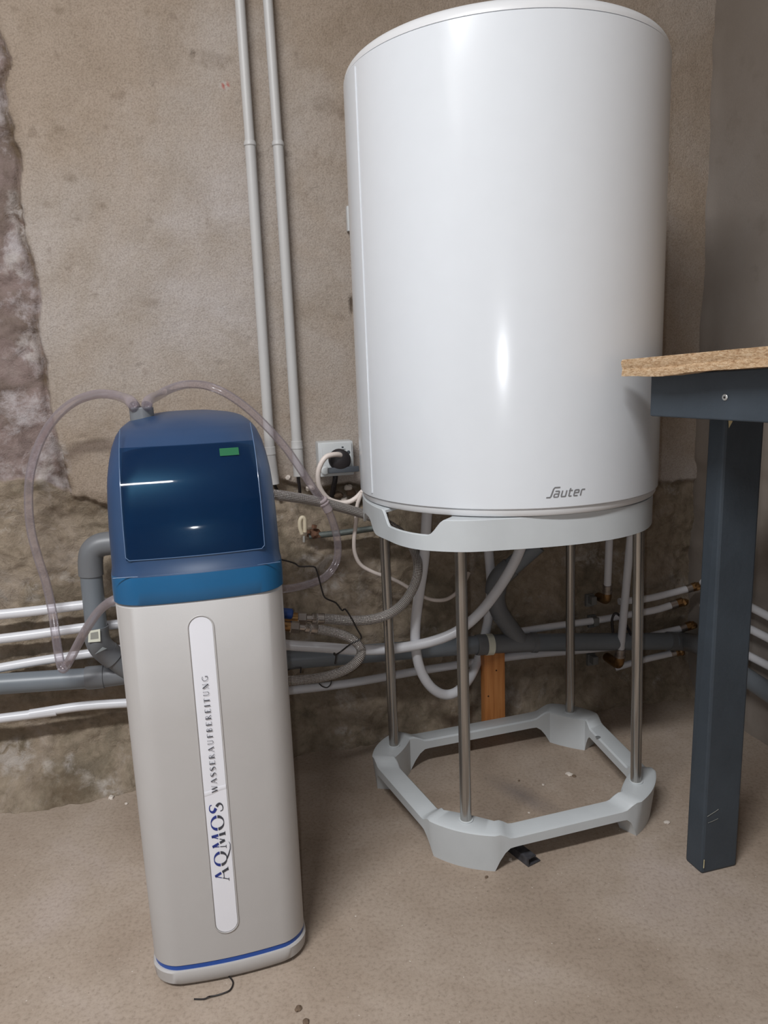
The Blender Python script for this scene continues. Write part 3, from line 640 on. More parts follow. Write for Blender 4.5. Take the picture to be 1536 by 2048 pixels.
# label strip with recess edge
LX = -.0035; LW = .0147; LZ0, LZ1 = .079, .542
def stad(w, z0, z1, yoff, n=14):
    pts = []
    for k in range(n+1): a = math.pi*k/n; pts.append((LX+w*math.cos(a), z1-w+w*math.sin(a)))
    for k in range(n+1): a = math.pi+math.pi*k/n; pts.append((LX+w*math.cos(a), z0+w+w*math.sin(a)))
    return [(x, BW*(x/HW)**2-yoff, z) for x, z in pts]
s1 = stad(LW, LZ0, LZ1, .0005)
mobj('label_strip', s1, [tuple(range(len(s1)))], LABELM, SS, smooth=False)
s2 = stad(LW+.0016, LZ0-.0016, LZ1+.0016, .0004); tube('recess_edge', s2+[s2[0]], .0008, BEIGE, SS, 8)
cr = [(LX-LW, -.0009, .294), (LX-LW*.2, -.0014, .2955), (LX+LW*.3, -.0013, .299), (LX+LW, -.0009, .3002)]
v = []
for x, y, z in cr: v += [(x, -.0006, z-.0035), (x, y, z), (x, -.0006, z+.003)]
mobj('label_crease', v, [(3*i+k, 3*i+k+1, 3*i+k+4, 3*i+k+3) for i in range(3) for k in range(2)], LABELM, SS, ang=80)
def lab(x0, z0, o=.0009): return lambda a, b: (x0-b, BW*(x0/HW)**2-o, z0+a)
q, wt = text_quads('AQMOS', .0185, .12); k1 = .1235/wt
q = [[(p[0]*k1, p[1]) for p in g] for g in q]
cx = lambda g: sum(p[1] for p in g)/4/.0185
print_mesh('large_lettering_upper', [g for g in q if cx(g) > .53], lab(LX+.0085, .1585), INKB, SS)
print_mesh('large_lettering_lower', [g for g in q if cx(g) < .46], lab(LX+.0085, .1585), INKG, SS)
q, wt = text_quads('WASSERAUFBEREITUNG', .0076, .30); k1 = .170/wt
q = [[(p[0]*k1, p[1]) for p in g] for g in q]
print_mesh('small_lettering', q, lab(LX+.0032, .2950, .0017), INKG, SS)
# rear elbow connections on the right of the cabinet
# ------------------------------------------------------------------ workbench at the right
TD = np.array([.4226, -.9063, 0]); TI = np.array([.9063, .4226, 0]); TC = np.array([.352, 1.106, 0])
def tp(s, i, z): return TC+TD*s+TI*i+np.array([0, 0, z])
WB = thing('workbench', 'anthracite painted workbench with a raw broken chipboard top', 'workbench', (0, 0, 0))
kk = .042; v = []; f = []
# chipboard with a chewed front edge
NS = 150; Ls = np.linspace(0, 1.0, NS+1); zt = .846; thk = .0235; rows = 9
for a, s in enumerate(Ls):
    for b in range(rows+1):
        q_ = b/rows; j = .0022*float(fbm(np.array(s*260.), np.array(q_*6.), 3, 5))*2
        g_ = -.0025*math.exp(-((q_-.55)/.12)**2)+(.003 if q_ > .6 else 0)*math.exp(-((s-.10)/.05)**2)
        low_ = (.004*math.exp(-((s-.075)/.04)**2)+.0014*float(fbm(np.array(s*120.), np.array(3.), 3, 9)))*q_
        v.append(tp(s, -j-g_*.8, zt+kk*s-thk*q_-low_+.0006*float(fbm(np.array(s*200.), np.array(.5), 2, 2))*(1-q_)))
for a in range(NS):
    for b in range(rows): i0 = a*(rows+1)+b; f.append((i0, i0+1, i0+rows+2, i0+rows+1))
n0 = len(v)
for a, s in enumerate(Ls): v += [tp(s, .9, zt+kk*s), tp(s, .9, zt+kk*s-thk)]
for a in range(NS):
    f.append((a*(rows+1), (a+1)*(rows+1), n0+2*(a+1), n0+2*a)); f.append((a*(rows+1)+rows, n0+2*a+1, n0+2*a+3, (a+1)*(rows+1)+rows)); f.append((n0+2*a, n0+2*a+2, n0+2*a+3, n0+2*a+1))
f.append(tuple(range(rows+1))+(n0+1, n0)); e = NS*(rows+1); f.append(tuple(range(e+rows, e-1, -1))+(n0+2*NS, n0+2*NS+1))
mobj('chipboard_top', v, f, CHIPM, WB, ang=50)
zb0 = zt-thk-.001
def prism(name, s0, s1, i0, i1, z0, ztop, m=DARKWOOD, tilt=True, lo=None):
    q_ = [tp(s0, i0, z0), tp(s1, i0, z0), tp(s1, i1, z0), tp(s0, i1, z0)]
    h = [tp(s, i, (ztop+kk*s) if tilt else ztop) for s, i in ((s0, i0), (s1, i0), (s1, i1), (s0, i1))]
    o = mobj(name, q_+h, [(3, 2, 1, 0), (4, 5, 6, 7), (0, 1, 5, 4), (1, 2, 6, 5), (2, 3, 7, 6), (3, 0, 4, 7)], m, WB, smooth=False)
    b = o.modifiers.new('bevel', 'BEVEL'); b.width = .002; b.segments = 2; return o
prism('apron', .021, 1.0, .036, .058, .7635, zb0)
prism('rear_rail', .021, .043, .0595, .88, .7635, zb0)
# leg from its measured floor corners
lf = [onz(1370, 1720), onz(1403, 1749), onz(1473, 1732)]; l4 = lf[0]+lf[2]-lf[1]
lt = [ony(1417, 840, 1.147), ony(1451, 840, 1.108), ony(1530, 840, 1.128)]; l4t = lt[0]+lt[2]-lt[1]
def lp(a, b, z): k = z/.752; r = a*(1-k)+b*k; return (r[0], r[1], z)
Z = [0, .80]
v = [lp(a, b, 0) for a, b in zip(lf+[l4], lt+[l4t])]+[lp(a, b, .815) for a, b in zip(lf+[l4], lt+[l4t])]
o = mobj('leg', v, [(0, 1, 2, 3), (7, 6, 5, 4), (0, 4, 5, 1), (1, 5, 6, 2), (2, 6, 7, 3), (3, 7, 4, 0)], DARKWOOD, WB, smooth=False)
b = o.modifiers.new('bevel', 'BEVEL'); b.width = .004; b.segments = 2
# bare wood chip at the leg top and scratches
fc = (np.array(lf[1])*(1-1)+np.array(lt[1])); nn = np.array([-.35, -1, 0]); nn /= np.linalg.norm(nn)
def legpt(e, z, off=.0006):   # e: >0 along the right face, <0 along the left face from the front edge
    A = np.array(lp(lf[1], lt[1], z)); B = np.array(lp(lf[2], lt[2], z)) if e > 0 else np.array(lp(lf[0], lt[0], z))
    d = (B-A)/np.linalg.norm(B-A); nrm = np.array([d[1], -d[0], 0])
    if np.dot(nrm, A-EYE) > 0: nrm = -nrm
    return A+d*abs(e)+nrm*off
mobj('bare_chip', [legpt(.001, .765, .003), legpt(.0125, .765, .0012), legpt(.0115, .750, .0012), legpt(.0045, .741, .0025)], [(0, 1, 2, 3)], BAREW, WB, smooth=False)
SCR = mat('scratch_grey', srgb(128, 128, 122), .6)
tube('scratch', [legpt(.005, .106), legpt(.012, .109), legpt(.020, .112), legpt(.026, .115)], .0005, SCR, WB, 5)
tube('scratch', [legpt(.007, .094), legpt(.016, .0955), legpt(.026, .098)], .0004, SCR, WB, 5)
tube('scratch', [legpt(.002, .028, .002), legpt(.0025, .02, .0015), legpt(.002, .013, .002)], .0007, BAREW, WB, 5)
sp_ = None
for i in range(400):                       # screw where the sight line meets the apron face
    s_ = .02+.001*i; p_ = tp(s_, .036, 0); dd = p_-EYE; z_ = dd@Fw; px_ = 768+FPX*(dd@Rt)/z_
    if px_ >= 1398: sp_ = s_; break
scr_p = tp(sp_, .0345, .7935)
SR_ = Matrix(((TD[0], 0, -TI[0]), (TD[1], 0, -TI[1]), (0, 1, 0)))
lathe('screw', [(.0042, 0), (.0042, .0006), (.0036, .0011)], SCREWM, WB, 20, scr_p+TI*.0010, SR_)
lathe('screw_recess', [(.0017, 0), (.0017, .0014)], WIREM, WB, 6, scr_p+TI*.0010, SR_)

# ------------------------------------------------------------------ conduits on the back wall
def conduit(label, top, j1, c1, bot, r):
    a = wall(*top, .018); b = wall(*j1, .018); c = wall(*c1, .018); d = wall(*bot, .018); up = a+(a-b)/(a-b)[2]*(HC-.01-a[2])
    q = thing('cable_conduit', label, 'conduit', d, 0, None); D = d
    prism_pipe('upper_tube', [(up-D, r*.90), (b-D+(0, 0, .002), r*.90)], CONDM, q)
    e = (b-c)/np.linalg.norm(b-c)
    prism_pipe('lower_tube', [(b-D+e*.006, r*1.02), (b-D+e*.001, r*1.16), (b-D-e*.002, r*1.16), (b-D-e*.004, r), (c-D-e*.002, r)], CONDM, q)
    prism_pipe('coupling', [(c-D+e*.012, r*1.05), (c-D+e*.011, r*1.14), (c-D, r*1.14), (c-D-e*.002, r*1.2), (c-D-e*.004, r*1.2), (c-D-e*.005, r*1.1), (d-D, r*1.1)], CONDM, q)
    return q
conduit('left of two light grey vertical conduits on the wall', (479.5, 0), (500, 289), (540, 905), (548, 968), .0103)
conduit('right of two light grey vertical conduits on the wall', (535.5, 0), (556, 289), (594, 893), (598, 952), .0103)
tag(tube('cable_stub', [wall(547, 962, .018), wall(550, 972, .016), wall(556, 985, .008), wall(560, 1000, -.004)], .0035, BLACKM, None, 10, smooth=4), 'black cable stub leaving the lower end of the left conduit', 'cable')
tag(tube('cable_stub', [wall(596, 945, .018), wall(597, 960, .017), wall(599, 975, .010), wall(600, 992, -.004)], .0035, BLACKM, None, 10, smooth=4), 'black cable stub leaving the lower end of the right conduit', 'cable')
# small white plate half hidden by the heater
wp = wall(703, 438, .008); RZ = Matrix.Rotation(YAW, 3, 'Z')
tag(box('wall_plate', wp, (.020, .014, .048), SOCKM, None, .002, RZ), 'small white plate on the wall at the left edge of the heater', 'wall plate')

# ------------------------------------------------------------------ power socket, plug, cables
sc = wall(671, 917, .030); tsock = thing('power_socket', 'white surface mounted power socket with dark flap held open by the plug', 'socket', sc, YAW)
box('box', (0, .012, 0), (.074, .040, .072), SOCKM, tsock, .004)
box('face_plate', (.002, -.0095, .003), (.062, .004, .060), SOCKM, tsock, .0015)
box('dark_flap', (.010, -.024, -.0215), (.064, .033, .012), SOCKLID, tsock, .003, Matrix.Rotation(math.radians(-8), 3, 'X'))
lathe('hinge', [(.009, 0), (.009, .010), (.007, .012)], SOCKM, tsock, 20, (-.026, -.014, -.021), Matrix.Rotation(math.radians(90), 3, 'X'))
lathe('lock_screw', [(.0035, 0), (.0035, .001), (.002, .0012)], SOCKLID, tsock, 16, (.026, -.0115, .013), Matrix.Rotation(math.radians(90), 3, 'X'))
box('printed_mark', (.014, -.0118, .024), (.004, .0006, .003), SOCKLID, tsock, 0); box('printed_mark', (.016, -.0118, .0195), (.008, .0006, .001), SOCKLID, tsock, 0)
plug = thing('power_plug', 'round black plug with cream cable in the wall socket', 'plug', sc+VD*.012, YAW)
lathe('plug_body', [(.0205, 0), (.0215, .004), (.0215, .016), (.020, .026), (.012, .030)], BLACKM, plug, 36, (.004, -.001, 0), Matrix.Rotation(math.radians(90), 3, 'X'))
for k in range(5): lathe('grip_rib', [(.0217, 0), (.0222, .001), (.0217, .002)], BLACKM, plug, 36, (.004, -.006-.004*k, 0), Matrix.Rotation(math.radians(90), 3, 'X'))
pc = [wall(684, 918, .060), wall(682, 911, .068), wall(670, 909, .078), wall(652, 914, .085), wall(640, 932, .085), wall(636, 955, .080), wall(641, 978, .075), wall(656, 997, .070), wall(677, 1005, .068), wall(697, 1004, .068), wall(712, 996, .070), wall(725, 983, .072), wall(745, 966, .07)]
tube('power_cord', [p-np.array(plug.location) for p in pc], .0052, CABLEM, None, 14, smooth=6)
pcord = bpy.data.objects['power_cord']; pcord.parent = plug; pcord.matrix_parent_inverse = Matrix.Identity(4)
# (cord is built in world axes relative to the plug, so undo the plug's yaw)
pcord.data.transform(Matrix.Rotation(-YAW, 4, 'Z'))
pc = [wall(724, 985, .085), wall(719, 997, .082), wall(714, 1015, .075), wall(712, 1045, .070), wall(708, 1080, .065), wall(710, 1107, .062), wall(722, 1130, .060), wall(748, 1145, .058), wall(775, 1154, .055), wall(805, 1168, .05), wall(835, 1187, .05), wall(862, 1199, .048), wall(888, 1200, .045), wall(908, 1190, .04), wall(925, 1172, .03), wall(938, 1145, .02)]
tag(tube('heater_cable', pc, .0042, CABLEM, None, 12, smooth=6), 'thin cream cable drooping from the heater across the lower wall', 'cable')
tag(tube('wall_cable', [wall(671, 948, .012), wall(670, 960, .014), wall(667, 975, .008), wall(664, 992, -.01)], .0055, BLACKM, None, 12, smooth=4), 'black cable running from under the socket into the wall hole', 'cable')
# stones in the broken-out hole
def rock(name, c, s, m, seed, parent=None):
    r = np.random.RandomState(seed); bm = bmesh.new(); bmesh.ops.create_icosphere(bm, subdivisions=2, radius=1)
    for w in bm.verts: w.co *= 1+r.uniform(-.22, .18)
    bmesh.ops.scale(bm, vec=s, verts=bm.verts); bmesh.ops.rotate(bm, cent=(0, 0, 0), matrix=Matrix.Rotation(r.uniform(0, 3), 3, 'Z'), verts=bm.verts)
    me = bpy.data.meshes.new(name); bm.to_mesh(me); bm.free(); me.materials.append(m); o = bpy.data.objects.new(name, me); link(o, parent); o.location = tuple(map(float, c)); return o
WB_ = bpy.data.objects['wall_back']
for k, (x, y, s) in enumerate([(676, 990, .012), (690, 1000, .010), (702, 985, .012), (712, 998, .009), (683, 1004, .008), (660, 1003, .010), (697, 975, .010), (620, 975, .011), (532, 912, .009), (540, 925, .010), (575, 955, .010), (330, 1470, .01)][:11]):
    o = rock('rubble_stone', wall(x, y, -.004), (s, s*.7, s*.7), [CHIPSTONE, BROWNBIT][k in (0, 2, 5)], 40+k, WB_)

# ------------------------------------------------------------------ old iron rail with clamp
q = thing('iron_rail', 'short grey-green iron rail with a rusty nut mortared into the wall', 'rail', wall(620, 1065, .03))
D = np.array(q.location)
tube('rail', [wall(618, 1072, .02)-D, wall(680, 1066, .03)-D, wall(775, 1053, .035)-D], .0065, OLDIRON, q, 14)
rr = rock('rusty_lump', wall(628, 1068, .018)-D, (.018, .014, .011), RUSTM, 5, q)
cyl('nut', wall(628, 1056, .03)-D, wall(629, 1050, .03)-D, .006, RUSTM, q, 6); cyl('nut', wall(617, 1066, .03)-D, wall(617, 1060, .03)-D, .004, RUSTM, q, 6)
cyl('bolt', wall(608, 1072, .035)-D, wall(608, 1084, .035)-D, .0028, SCREWM, q, 12)
q = tag(tube('pipe_clip', [wall(604, 1068, .03), wall(600, 1055, .03), wall(600, 1042, .03), wall(604, 1035, .03), wall(609, 1038, .03), wall(610, 1050, .03), wall(610, 1064, .03)], .0045, CREAM, None, 10, smooth=5), 'yellowed plastic pipe clip at the left end of the iron rail', 'clip')

# ------------------------------------------------------------------ drain pipes
dr = thing('drain_pipe', 'long grey drain pipe running low along the back wall to the corner', 'drain pipe', wall(500, 1325, .05)); D = np.array(dr.location)
def wl(*a): return wall(*a)-D
R1 = .0205
prism_pipe('pipe_run', [(wl(-60, 1372, .050)+(wl(-60, 1372, .050)-wl(178, 1356, .050))*6, R1), (wl(178, 1356, .050), R1)], GREYPVC, dr)
prism_pipe('left_branch_fitting', [(wl(172, 1356, .050), R1*1.10), (wl(176, 1356, .050), R1*1.14), (wl(208, 1353, .050), R1*1.14), (wl(209, 1353, .050), R1*1.05), (wl(262, 1346, .052), R1*1.05)], GREYPVC2, dr)
prism_pipe('pipe_run', [(wl(258, 1346, .052), R1), (wl(958, 1289, .062), R1*.97)], GREYPVC, dr)
prism_pipe('right_branch_fitting', [(wl(952, 1290, .062), R1*1.10), (wl(956, 1290, .062), R1*1.15), (wl(985, 1288, .062), R1*1.15), (wl(986, 1288, .062), R1*1.04), (wl(1062, 1285, .062), R1*1.04), (wl(1063, 1285, .062), R1*1.14), (wl(1072, 1285, .062), R1*1.14)], GREYPVC2, dr)
prism_pipe('pipe_run', [(wl(1070, 1285, .062), R1), (wl(1350, 1282, .055), R1)], GREYPVC, dr)
cpath = [wall(1335, 1282, .055), wall(1372, 1284, .055), rwall(1402, 1292, .060), rwall(1430, 1312, .050), rwall(1470, 1340, .045)]
tube('corner_elbow', [p-D for p in spline(cpath, 6)], R1*1.1, GREYPVC2, dr, 24)
prism_pipe('corner_pipe', [(rwall(1450, 1327, .045)-D, R1), (rwall(1600, 1425, .045)-D, R1)], GREYPVC, dr)
# printed ring on the right fitting
lb = wl(981, 1285, .0); 
c0 = wl(971, 1289.4, .062); c1 = wl(984, 1288.5, .062); cyl('white_ring_label', c0, c1, R1*1.175, STICKM, dr, 36)
# right branch going up to the heater
prism_pipe('branch_tube', [(wl(1040, 1283, .062), R1*.98), (wl(1000, 1228, .064), R1*.98)], GREYPVC2, dr)
tube('branch_bend', [p for p in spline([wl(1012, 1245, .064), wl(1000, 1226, .064), wl(993, 1206, .064), wl(992, 1180, .064)], 5)], R1*.98, GREYPVC2, dr, 24)
tube('branch_elbow', [p for p in spline([wl(991, 1185, .064), wl(993, 1168, .066), wl(1004, 1150, .070), wl(1022, 1134, .075)], 5)], R1*1.14, GREYPVC2, dr, 24)
tube('branch_upper', [wl(1018, 1138, .075), wl(1075, 1088, .10)], R1, GREYPVC, dr, 24)
# left riser behind the softener
dl = thing('drain_riser', 'grey drain riser with elbow beside the softener cabinet', 'drain pipe', wall(190, 1200, .075)); D2 = np.array(dl.location)
def w2(*a): return wall(*a)-D2
tube('top_elbow', spline([w2(330, 1073, -.03), w2(318, 1075, .02), w2(300, 1077, .06), w2(262, 1083, .075), w2(215, 1087, .075), w2(196, 1092, .075), w2(184, 1104, .075), w2(181, 1124, .075), w2(182, 1150, .075)], 6), R1*1.12, GREYPVC2, dl, 28)
prism_pipe('riser_tube', [(w2(182, 1147, .075), R1), (w2(193, 1258, .075), R1)], GREYPVC, dl)
tube('lower_elbow', spline([w2(192, 1252, .075), w2(194, 1275, .075), w2(203, 1294, .073), w2(219, 1309, .070)], 5), R1*1.15, GREYPVC2, dl, 28)
prism_pipe('branch_tube', [(w2(214, 1304, .071), R1*1.16), (w2(228, 1316, .069), R1*1.16), (w2(229, 1317, .069), R1*1.02), (w2(262, 1342, .060), R1*1.02)], GREYPVC2, dl)
def sticker(name, pts, off, m, parent, D):
    return mobj(name, [wall(x, y, off)-D for x, y in pts], [tuple(range(len(pts)))], m, parent, smooth=False)
sticker('paper_label', [(177, 1262), (200, 1258), (201, 1283), (176, 1285)], .1005, STICKM, dl, D2)
sticker('label_print', [(181, 1266), (196, 1263), (197, 1277), (181, 1279)], .1010, mat('label_print_grey', srgb(150, 150, 142), .6), dl, D2)
sticker('paper_scrap', [(189, 1309), (205, 1294), (214, 1297)], .0975, mat('scrap_pale', srgb(176, 186, 188), .6), dl, D2)

# ------------------------------------------------------------------ white water pipes
def pex(label, pts, r=.0088, name='water_pipe', group=None, sm=6):
    if to_uz(-39, 1300)[0] < float(np.dot(CORNER-pts[0], UD)):       # runs on along the wall beyond the view
        pts = [pts[0]+UD*-1.6+np.array([0, 0, .008])]+list(pts)
    return tag(tube(name, pts, r, PEXM, None, 18, smooth=sm), label, 'water pipe', group)
pex('uppermost white water pipe on the wall left of the softener', [wall(-40, 1233, .035), wall(60, 1223, .035), wall(175, 1209, .036), wall(262, 1201, .036)], .0098)
pex('second white water pipe from the top left of the softener', [wall(-40, 1283, .035), wall(70, 1269, .035), wall(170, 1255, .035), wall(262, 1246, .035)], .0096)
pex('white water pipe just above the grey drain pipe at the left', [wall(-40, 1343, .030), wall(60, 1325, .030), wall(130, 1314, .030), wall(200, 1304, .028), wall(268, 1294, .028)], .0092)
pex('lowest white water pipe running below the drain along the wall', [wall(-40, 1442, .035), wall(60, 1428, .035), wall(160, 1413, .035), wall(255, 1406, .035), wall(420, 1398, .034), wall(580, 1381, .030), wall(700, 1366, .030), wall(830, 1343, .030), wall(940, 1326, .028), wall(1040, 1311, .026), wall(1160, 1300, .022), wall(1290, 1287, .02)], .0094)
pex('thick white pipe curving from behind the softener up under the heater', [wall(500, 1280, .09), wall(575, 1290, .10), wall(650, 1295, .11), wall(720, 1300, .12), wall(790, 1297, .13), wall(860, 1284, .14), wall(915, 1262, .15), wall(960, 1225, .16), wall(1000, 1173, .17), wall(1030, 1122, .18), wall(1048, 1078, .19)], .0108)
pex('thick white pipe looping down in a U behind the stand', [wall(855, 1010, .14), wall(852, 1060, .14), wall(848, 1120, .135), wall(838, 1190, .13), wall(831, 1250, .125), wall(832, 1300, .12), wall(842, 1342, .115), wall(862, 1374, .11), wall(888, 1389, .10), wall(914, 1383, .092), wall(938, 1358, .060), wall(956, 1320, .030), wall(969, 1275, .022), wall(978, 1225, .022), wall(982, 1170, .024), wall(979, 1120, .030), wall(974, 1075, .04)], .0108)
# right hand group
pex('second white pipe from the top in the group right of the stand', [wall(1030, 1264, .03), wall(1110, 1252, .03), wall(1190, 1241, .03), wall(1260, 1229, .035), wall(1310, 1220, .045), wall(1347, 1209, .055)], .0084)
pex('uppermost white pipe running to the corner right of the stand', [wall(1238, 1203, .03), wall(1290, 1198, .035), wall(1335, 1188, .045), wall(1378, 1177, .055)], .0084)
pex('third white pipe just above the drain beside the workbench leg', [wall(1285, 1276, .02), wall(1330, 1264, .03), wall(1366, 1256, .04)], .0080)
pex('short white pipe below the drain ending in a fitting near the corner', [wall(1230, 1336, .01), wall(1285, 1320, .03), wall(1346, 1306, .045)], .0080)
for k, (x, y, u, v_) in enumerate([(1347, 1209, 1366, 1203), (1378, 1177, 1394, 1172), (1366, 1256, 1384, 1250), (1346, 1306, 1360, 1302)]):
    off = [.055, .055, .04, .045][k]; lbs = ['brass pipe fitting ending the second pipe from the top near the corner', 'brass pipe fitting ending the uppermost pipe in the corner', 'brass pipe fitting just above the drain in the corner', 'brass pipe fitting below the drain near the corner'][k]
    q = thing('pipe_fitting', lbs, 'pipe fitting', wall(x, y, off)); D3 = np.array(q.location); a = wall(x, y, off); b = wall(u, v_, off+.004)
    cyl('crimp_ring', a-D3-(b-a)*.3, a-D3+(b-a)*.35, .0098, NICKEL, q, 20); cyl('nut', a-D3+(b-a)*.35, b-D3, .0105, BRASS, q, 6)
    rock('elbow_body', b-D3+VD*.004, (.010, .010, .010), BRASS, 70+k, q)
for k, (lbl, y0, y1) in enumerate([('uppermost of three white pipes on the right wall behind the workbench leg', 1186, 1233), ('middle of three white pipes on the right wall behind the workbench leg', 1232, 1277), ('lowest of three white pipes on the right wall behind the workbench leg', 1282, 1330)]):
    s = (y1-y0)/110*1.05
    a = rwall(1405, y0-22+[0, 0, 4][k], .035); b = rwall(1536, [1232, 1276, 1331][k], .035); c = b+(b-a)*.9
    tag(tube('water_pipe', [a, b, c], .0088, PEXM, None, 18), lbl, 'water pipe')
# two droppers from the heater with crimped elbows
def dropper(label, top, bot, off, r):
    q = thing('supply_pipe', label, 'water pipe', wall(*bot, off)); D = np.array(q.location)
    a = wall(*top, off+.02)-D; b = np.zeros(3); tube('pipe', [a+(a-b)*.3, a, b], r, PEXM, q, 18)
    e = (b-a)/np.linalg.norm(b-a)
    prism_pipe('crimp_sleeve', [(b-e*.002, r*1.1), (b-e*.001, r*1.28), (b+e*.006, r*1.28), (b+e*.007, r*1.15), (b+e*.012, r*1.15), (b+e*.013, r*1.3), (b+e*.019, r*1.3), (b+e*.020, r*1.1)], NICKEL, q, 24)
    cyl('elbow_neck', b+e*.017, b+e*.023, r*1.25, BRASS, q, 8)
    tube('brass_elbow', spline([b+e*.020, b+e*.030, b+e*.038-VD*.004, b+e*.041-VD*.016, b+e*.041-VD*(off*.8)], 4), r*1.2, BRASS, q, 16)
    return q
dropper('left of two short white droppers with brass elbow under the heater', (1219, 1070), (1215, 1171), .05, .0086)
dropper('right of two short white droppers with brass elbow beside the right stand leg', (1262, 1068), (1241, 1299), .07, .0092)
# pipe clips
CLIPM = mat('grey_clip_plastic', srgb(108, 108, 106), .6, noise=.1)
for lb_, x, y, off in (('grey wall clip holding the second pipe right of the stand', 1188, 1241, .026), ('grey wall clip beneath the drain right of the stand', 1186, 1318, .016), ('grey wall clip on the wall above the pipes right of the stand', 1183, 1199, .010)):
    q = thing('wall_clip', lb_, 'clip', wall(x, y, off), YAW); box('saddle', (0, -.004, 0), (.014, .020, .020), CLIPM, q, .003); box('base', (-.001, .009, -.004), (.020, .010, .030), CLIPM, q, .002)
tag(tube('cable_tie', [wall(1226, 1265, .06), wall(1224, 1240, .06), wall(1230, 1227, .062), wall(1240, 1232, .064), wall(1252, 1250, .062), wall(1262, 1270, .086)], .003, BLACKM, None, 8, smooth=4), 'black strap looped around the pipes right of the stand', 'strap')

SM = Matrix.Translation(SS.location) @ Matrix.Rotation(SY, 4, 'Z')
# ------------------------------------------------------------------ braided hoses
def braided(label, pts, r, ends):
    q = thing('braided_hose', label, 'hose', pts[0]); D = np.array(q.location)
    P = spline([np.array(p)-D for p in pts], 10); tube('braid', P, r, BRAID, q, 24)
    for which in ends:
        i, j = (0, 2) if which == 0 else (-1, -3); a = np.array(P[i]); e = a-np.array(P[j]); e /= np.linalg.norm(e)
        prism_pipe('ferrule', [(a-e*.016, r*1.0), (a-e*.015, r*1.08), (a-e*.004, r*1.08), (a-e*.003, r*.98), (a+e*.002, r*.98), (a+e*.003, r*1.05), (a+e*.008, r*1.05)], NICKEL, q, 24)
        cyl('neck', a+e*.006, a+e*.020, r*.72, NICKEL, q, 20)
        cyl('hex_nut', a+e*.019, a+e*.036, r*1.32, NICKEL, q, 6, bev=.0015)
        cyl('brass_tail', a+e*.035, a+e*.060, r*1.05, BRASS, q, 16)
    return q
A_ = [wall(632, 1237, .20), wall(660, 1238, .20), wall(700, 1241, .195), wall(740, 1239, .19), wall(775, 1229, .18), wall(806, 1207, .17), wall(828, 1172, .16), wall(836, 1136, .155), wall(829, 1102, .115), wall(808, 1072, .095), wall(775, 1048, .088), wall(735, 1031, .095), wall(690, 1017, .115), wall(640, 1004, .145), wall(590, 995, .18), wall(545, 989, .20), wall(500, 984, .205), np.array(SM @ Vector((.045, .36, .62))), np.array(SM @ Vector((.035, .337, .62)))]
braided('long steel braided hose arching from the softener lid round behind the stand collar', A_, .0098, [0])
B_ = [wall(618, 1257, .24), wall(645, 1260, .24), wall(680, 1268, .24), wall(708, 1281, .245), wall(722, 1300, .25), wall(716, 1320, .26), wall(694, 1338, .26), wall(660, 1351, .265), wall(620, 1358, .265), wall(575, 1361, .26), wall(530, 1358, .24), np.array(SM @ Vector((.05, .362, .33))), np.array(SM @ Vector((.04, .338, .33)))]
braided('short steel braided hose making a U-turn right of the softener', B_, .0088, [0])
cyl_ = tag(cyl('pipe_connector', wall(556, 1225, .22), wall(585, 1228, .22), .010, mat('blue_valve_plastic', srgb(30, 70, 140), .4), None, 20, bev=.002), 'blue plastic connector behind the right edge of the softener', 'connector')

# ------------------------------------------------------------------ clear hoses
def hollow(name, pts, r, label):
    q = thing(name, label, 'hose', pts[0]); D = np.array(q.location); P = spline([np.array(p)-D for p in pts], 10)
    tube('hose', P, r, CLEAR, q, 18, caps=False); return q, P
c0 = np.array(SM @ Vector((-.068, .195, .799))); c1 = np.array(SM @ Vector((-.055, .195, .799)))
hl = [c0, c0+(-.008, 0, .014), wall(245, 795, .22), wall(222, 789, .16), wall(190, 789, .13), wall(150, 803, .10), wall(112, 834, .075), wall(82, 880, .06), wall(62, 940, .055), wall(57, 1000, .06), wall(62, 1060, .065), wall(76, 1115, .07), wall(92, 1165, .075), wall(104, 1220, .085), wall(112, 1275, .10), wall(119, 1318, .115), wall(126, 1338, .125), wall(136, 1326, .13), wall(154, 1292, .14), wall(174, 1256, .155), wall(198, 1222, .17), wall(225, 1201, .19), wall(262, 1186, .20), np.array(SM @ Vector((-.055, .365, .545))), np.array(SM @ Vector((-.045, .338, .545)))]
hollow('clear_hose', hl, .0082, 'clear plastic hose arching left from the softener lid and kinking at the drain')
hr = [c1, c1+(.004, 0, .014), wall(318, 790, .22), wall(340, 778, .18), wall(372, 769, .16), wall(410, 771, .15), wall(448, 785, .15), wall(490, 813, .15), wall(532, 852, .15), wall(572, 897, .15), wall(606, 946, .15), wall(634, 988, .15), wall(652, 1012, .145), wall(666, 1045, .14), wall(675, 1082, .14), wall(674, 1118, .145), wall(661, 1143, .15), wall(640, 1160, .16), wall(600, 1173, .18), wall(560, 1179, .19), wall(520, 1182, .20), np.array(SM @ Vector((.055, .36, .52))), np.array(SM @ Vector((.045, .338, .52)))]
q, P = hollow('clear_hose', hr, .0076, 'clear plastic hose arching right from the softener lid down past the socket')
D = np.array(q.location); a = wall(643, 998, .15)-D; b = wall(655, 1018, .145)-D; e = (b-a)/np.linalg.norm(b-a)
CLAMPM = clear_tube_material('hose_joiner_plastic', srgb(205, 190, 192), .45)
prism_pipe('joiner', [(a, .0085), (a+e*.002, .0108), (a+e*.004, .0108), (a+e*.005, .009), (a+e*.008, .009), (a+e*.009, .0108), (a+e*.011, .0108), (a+e*.012, .009), (b+e*.004, .009)], CLAMPM, q, 24)

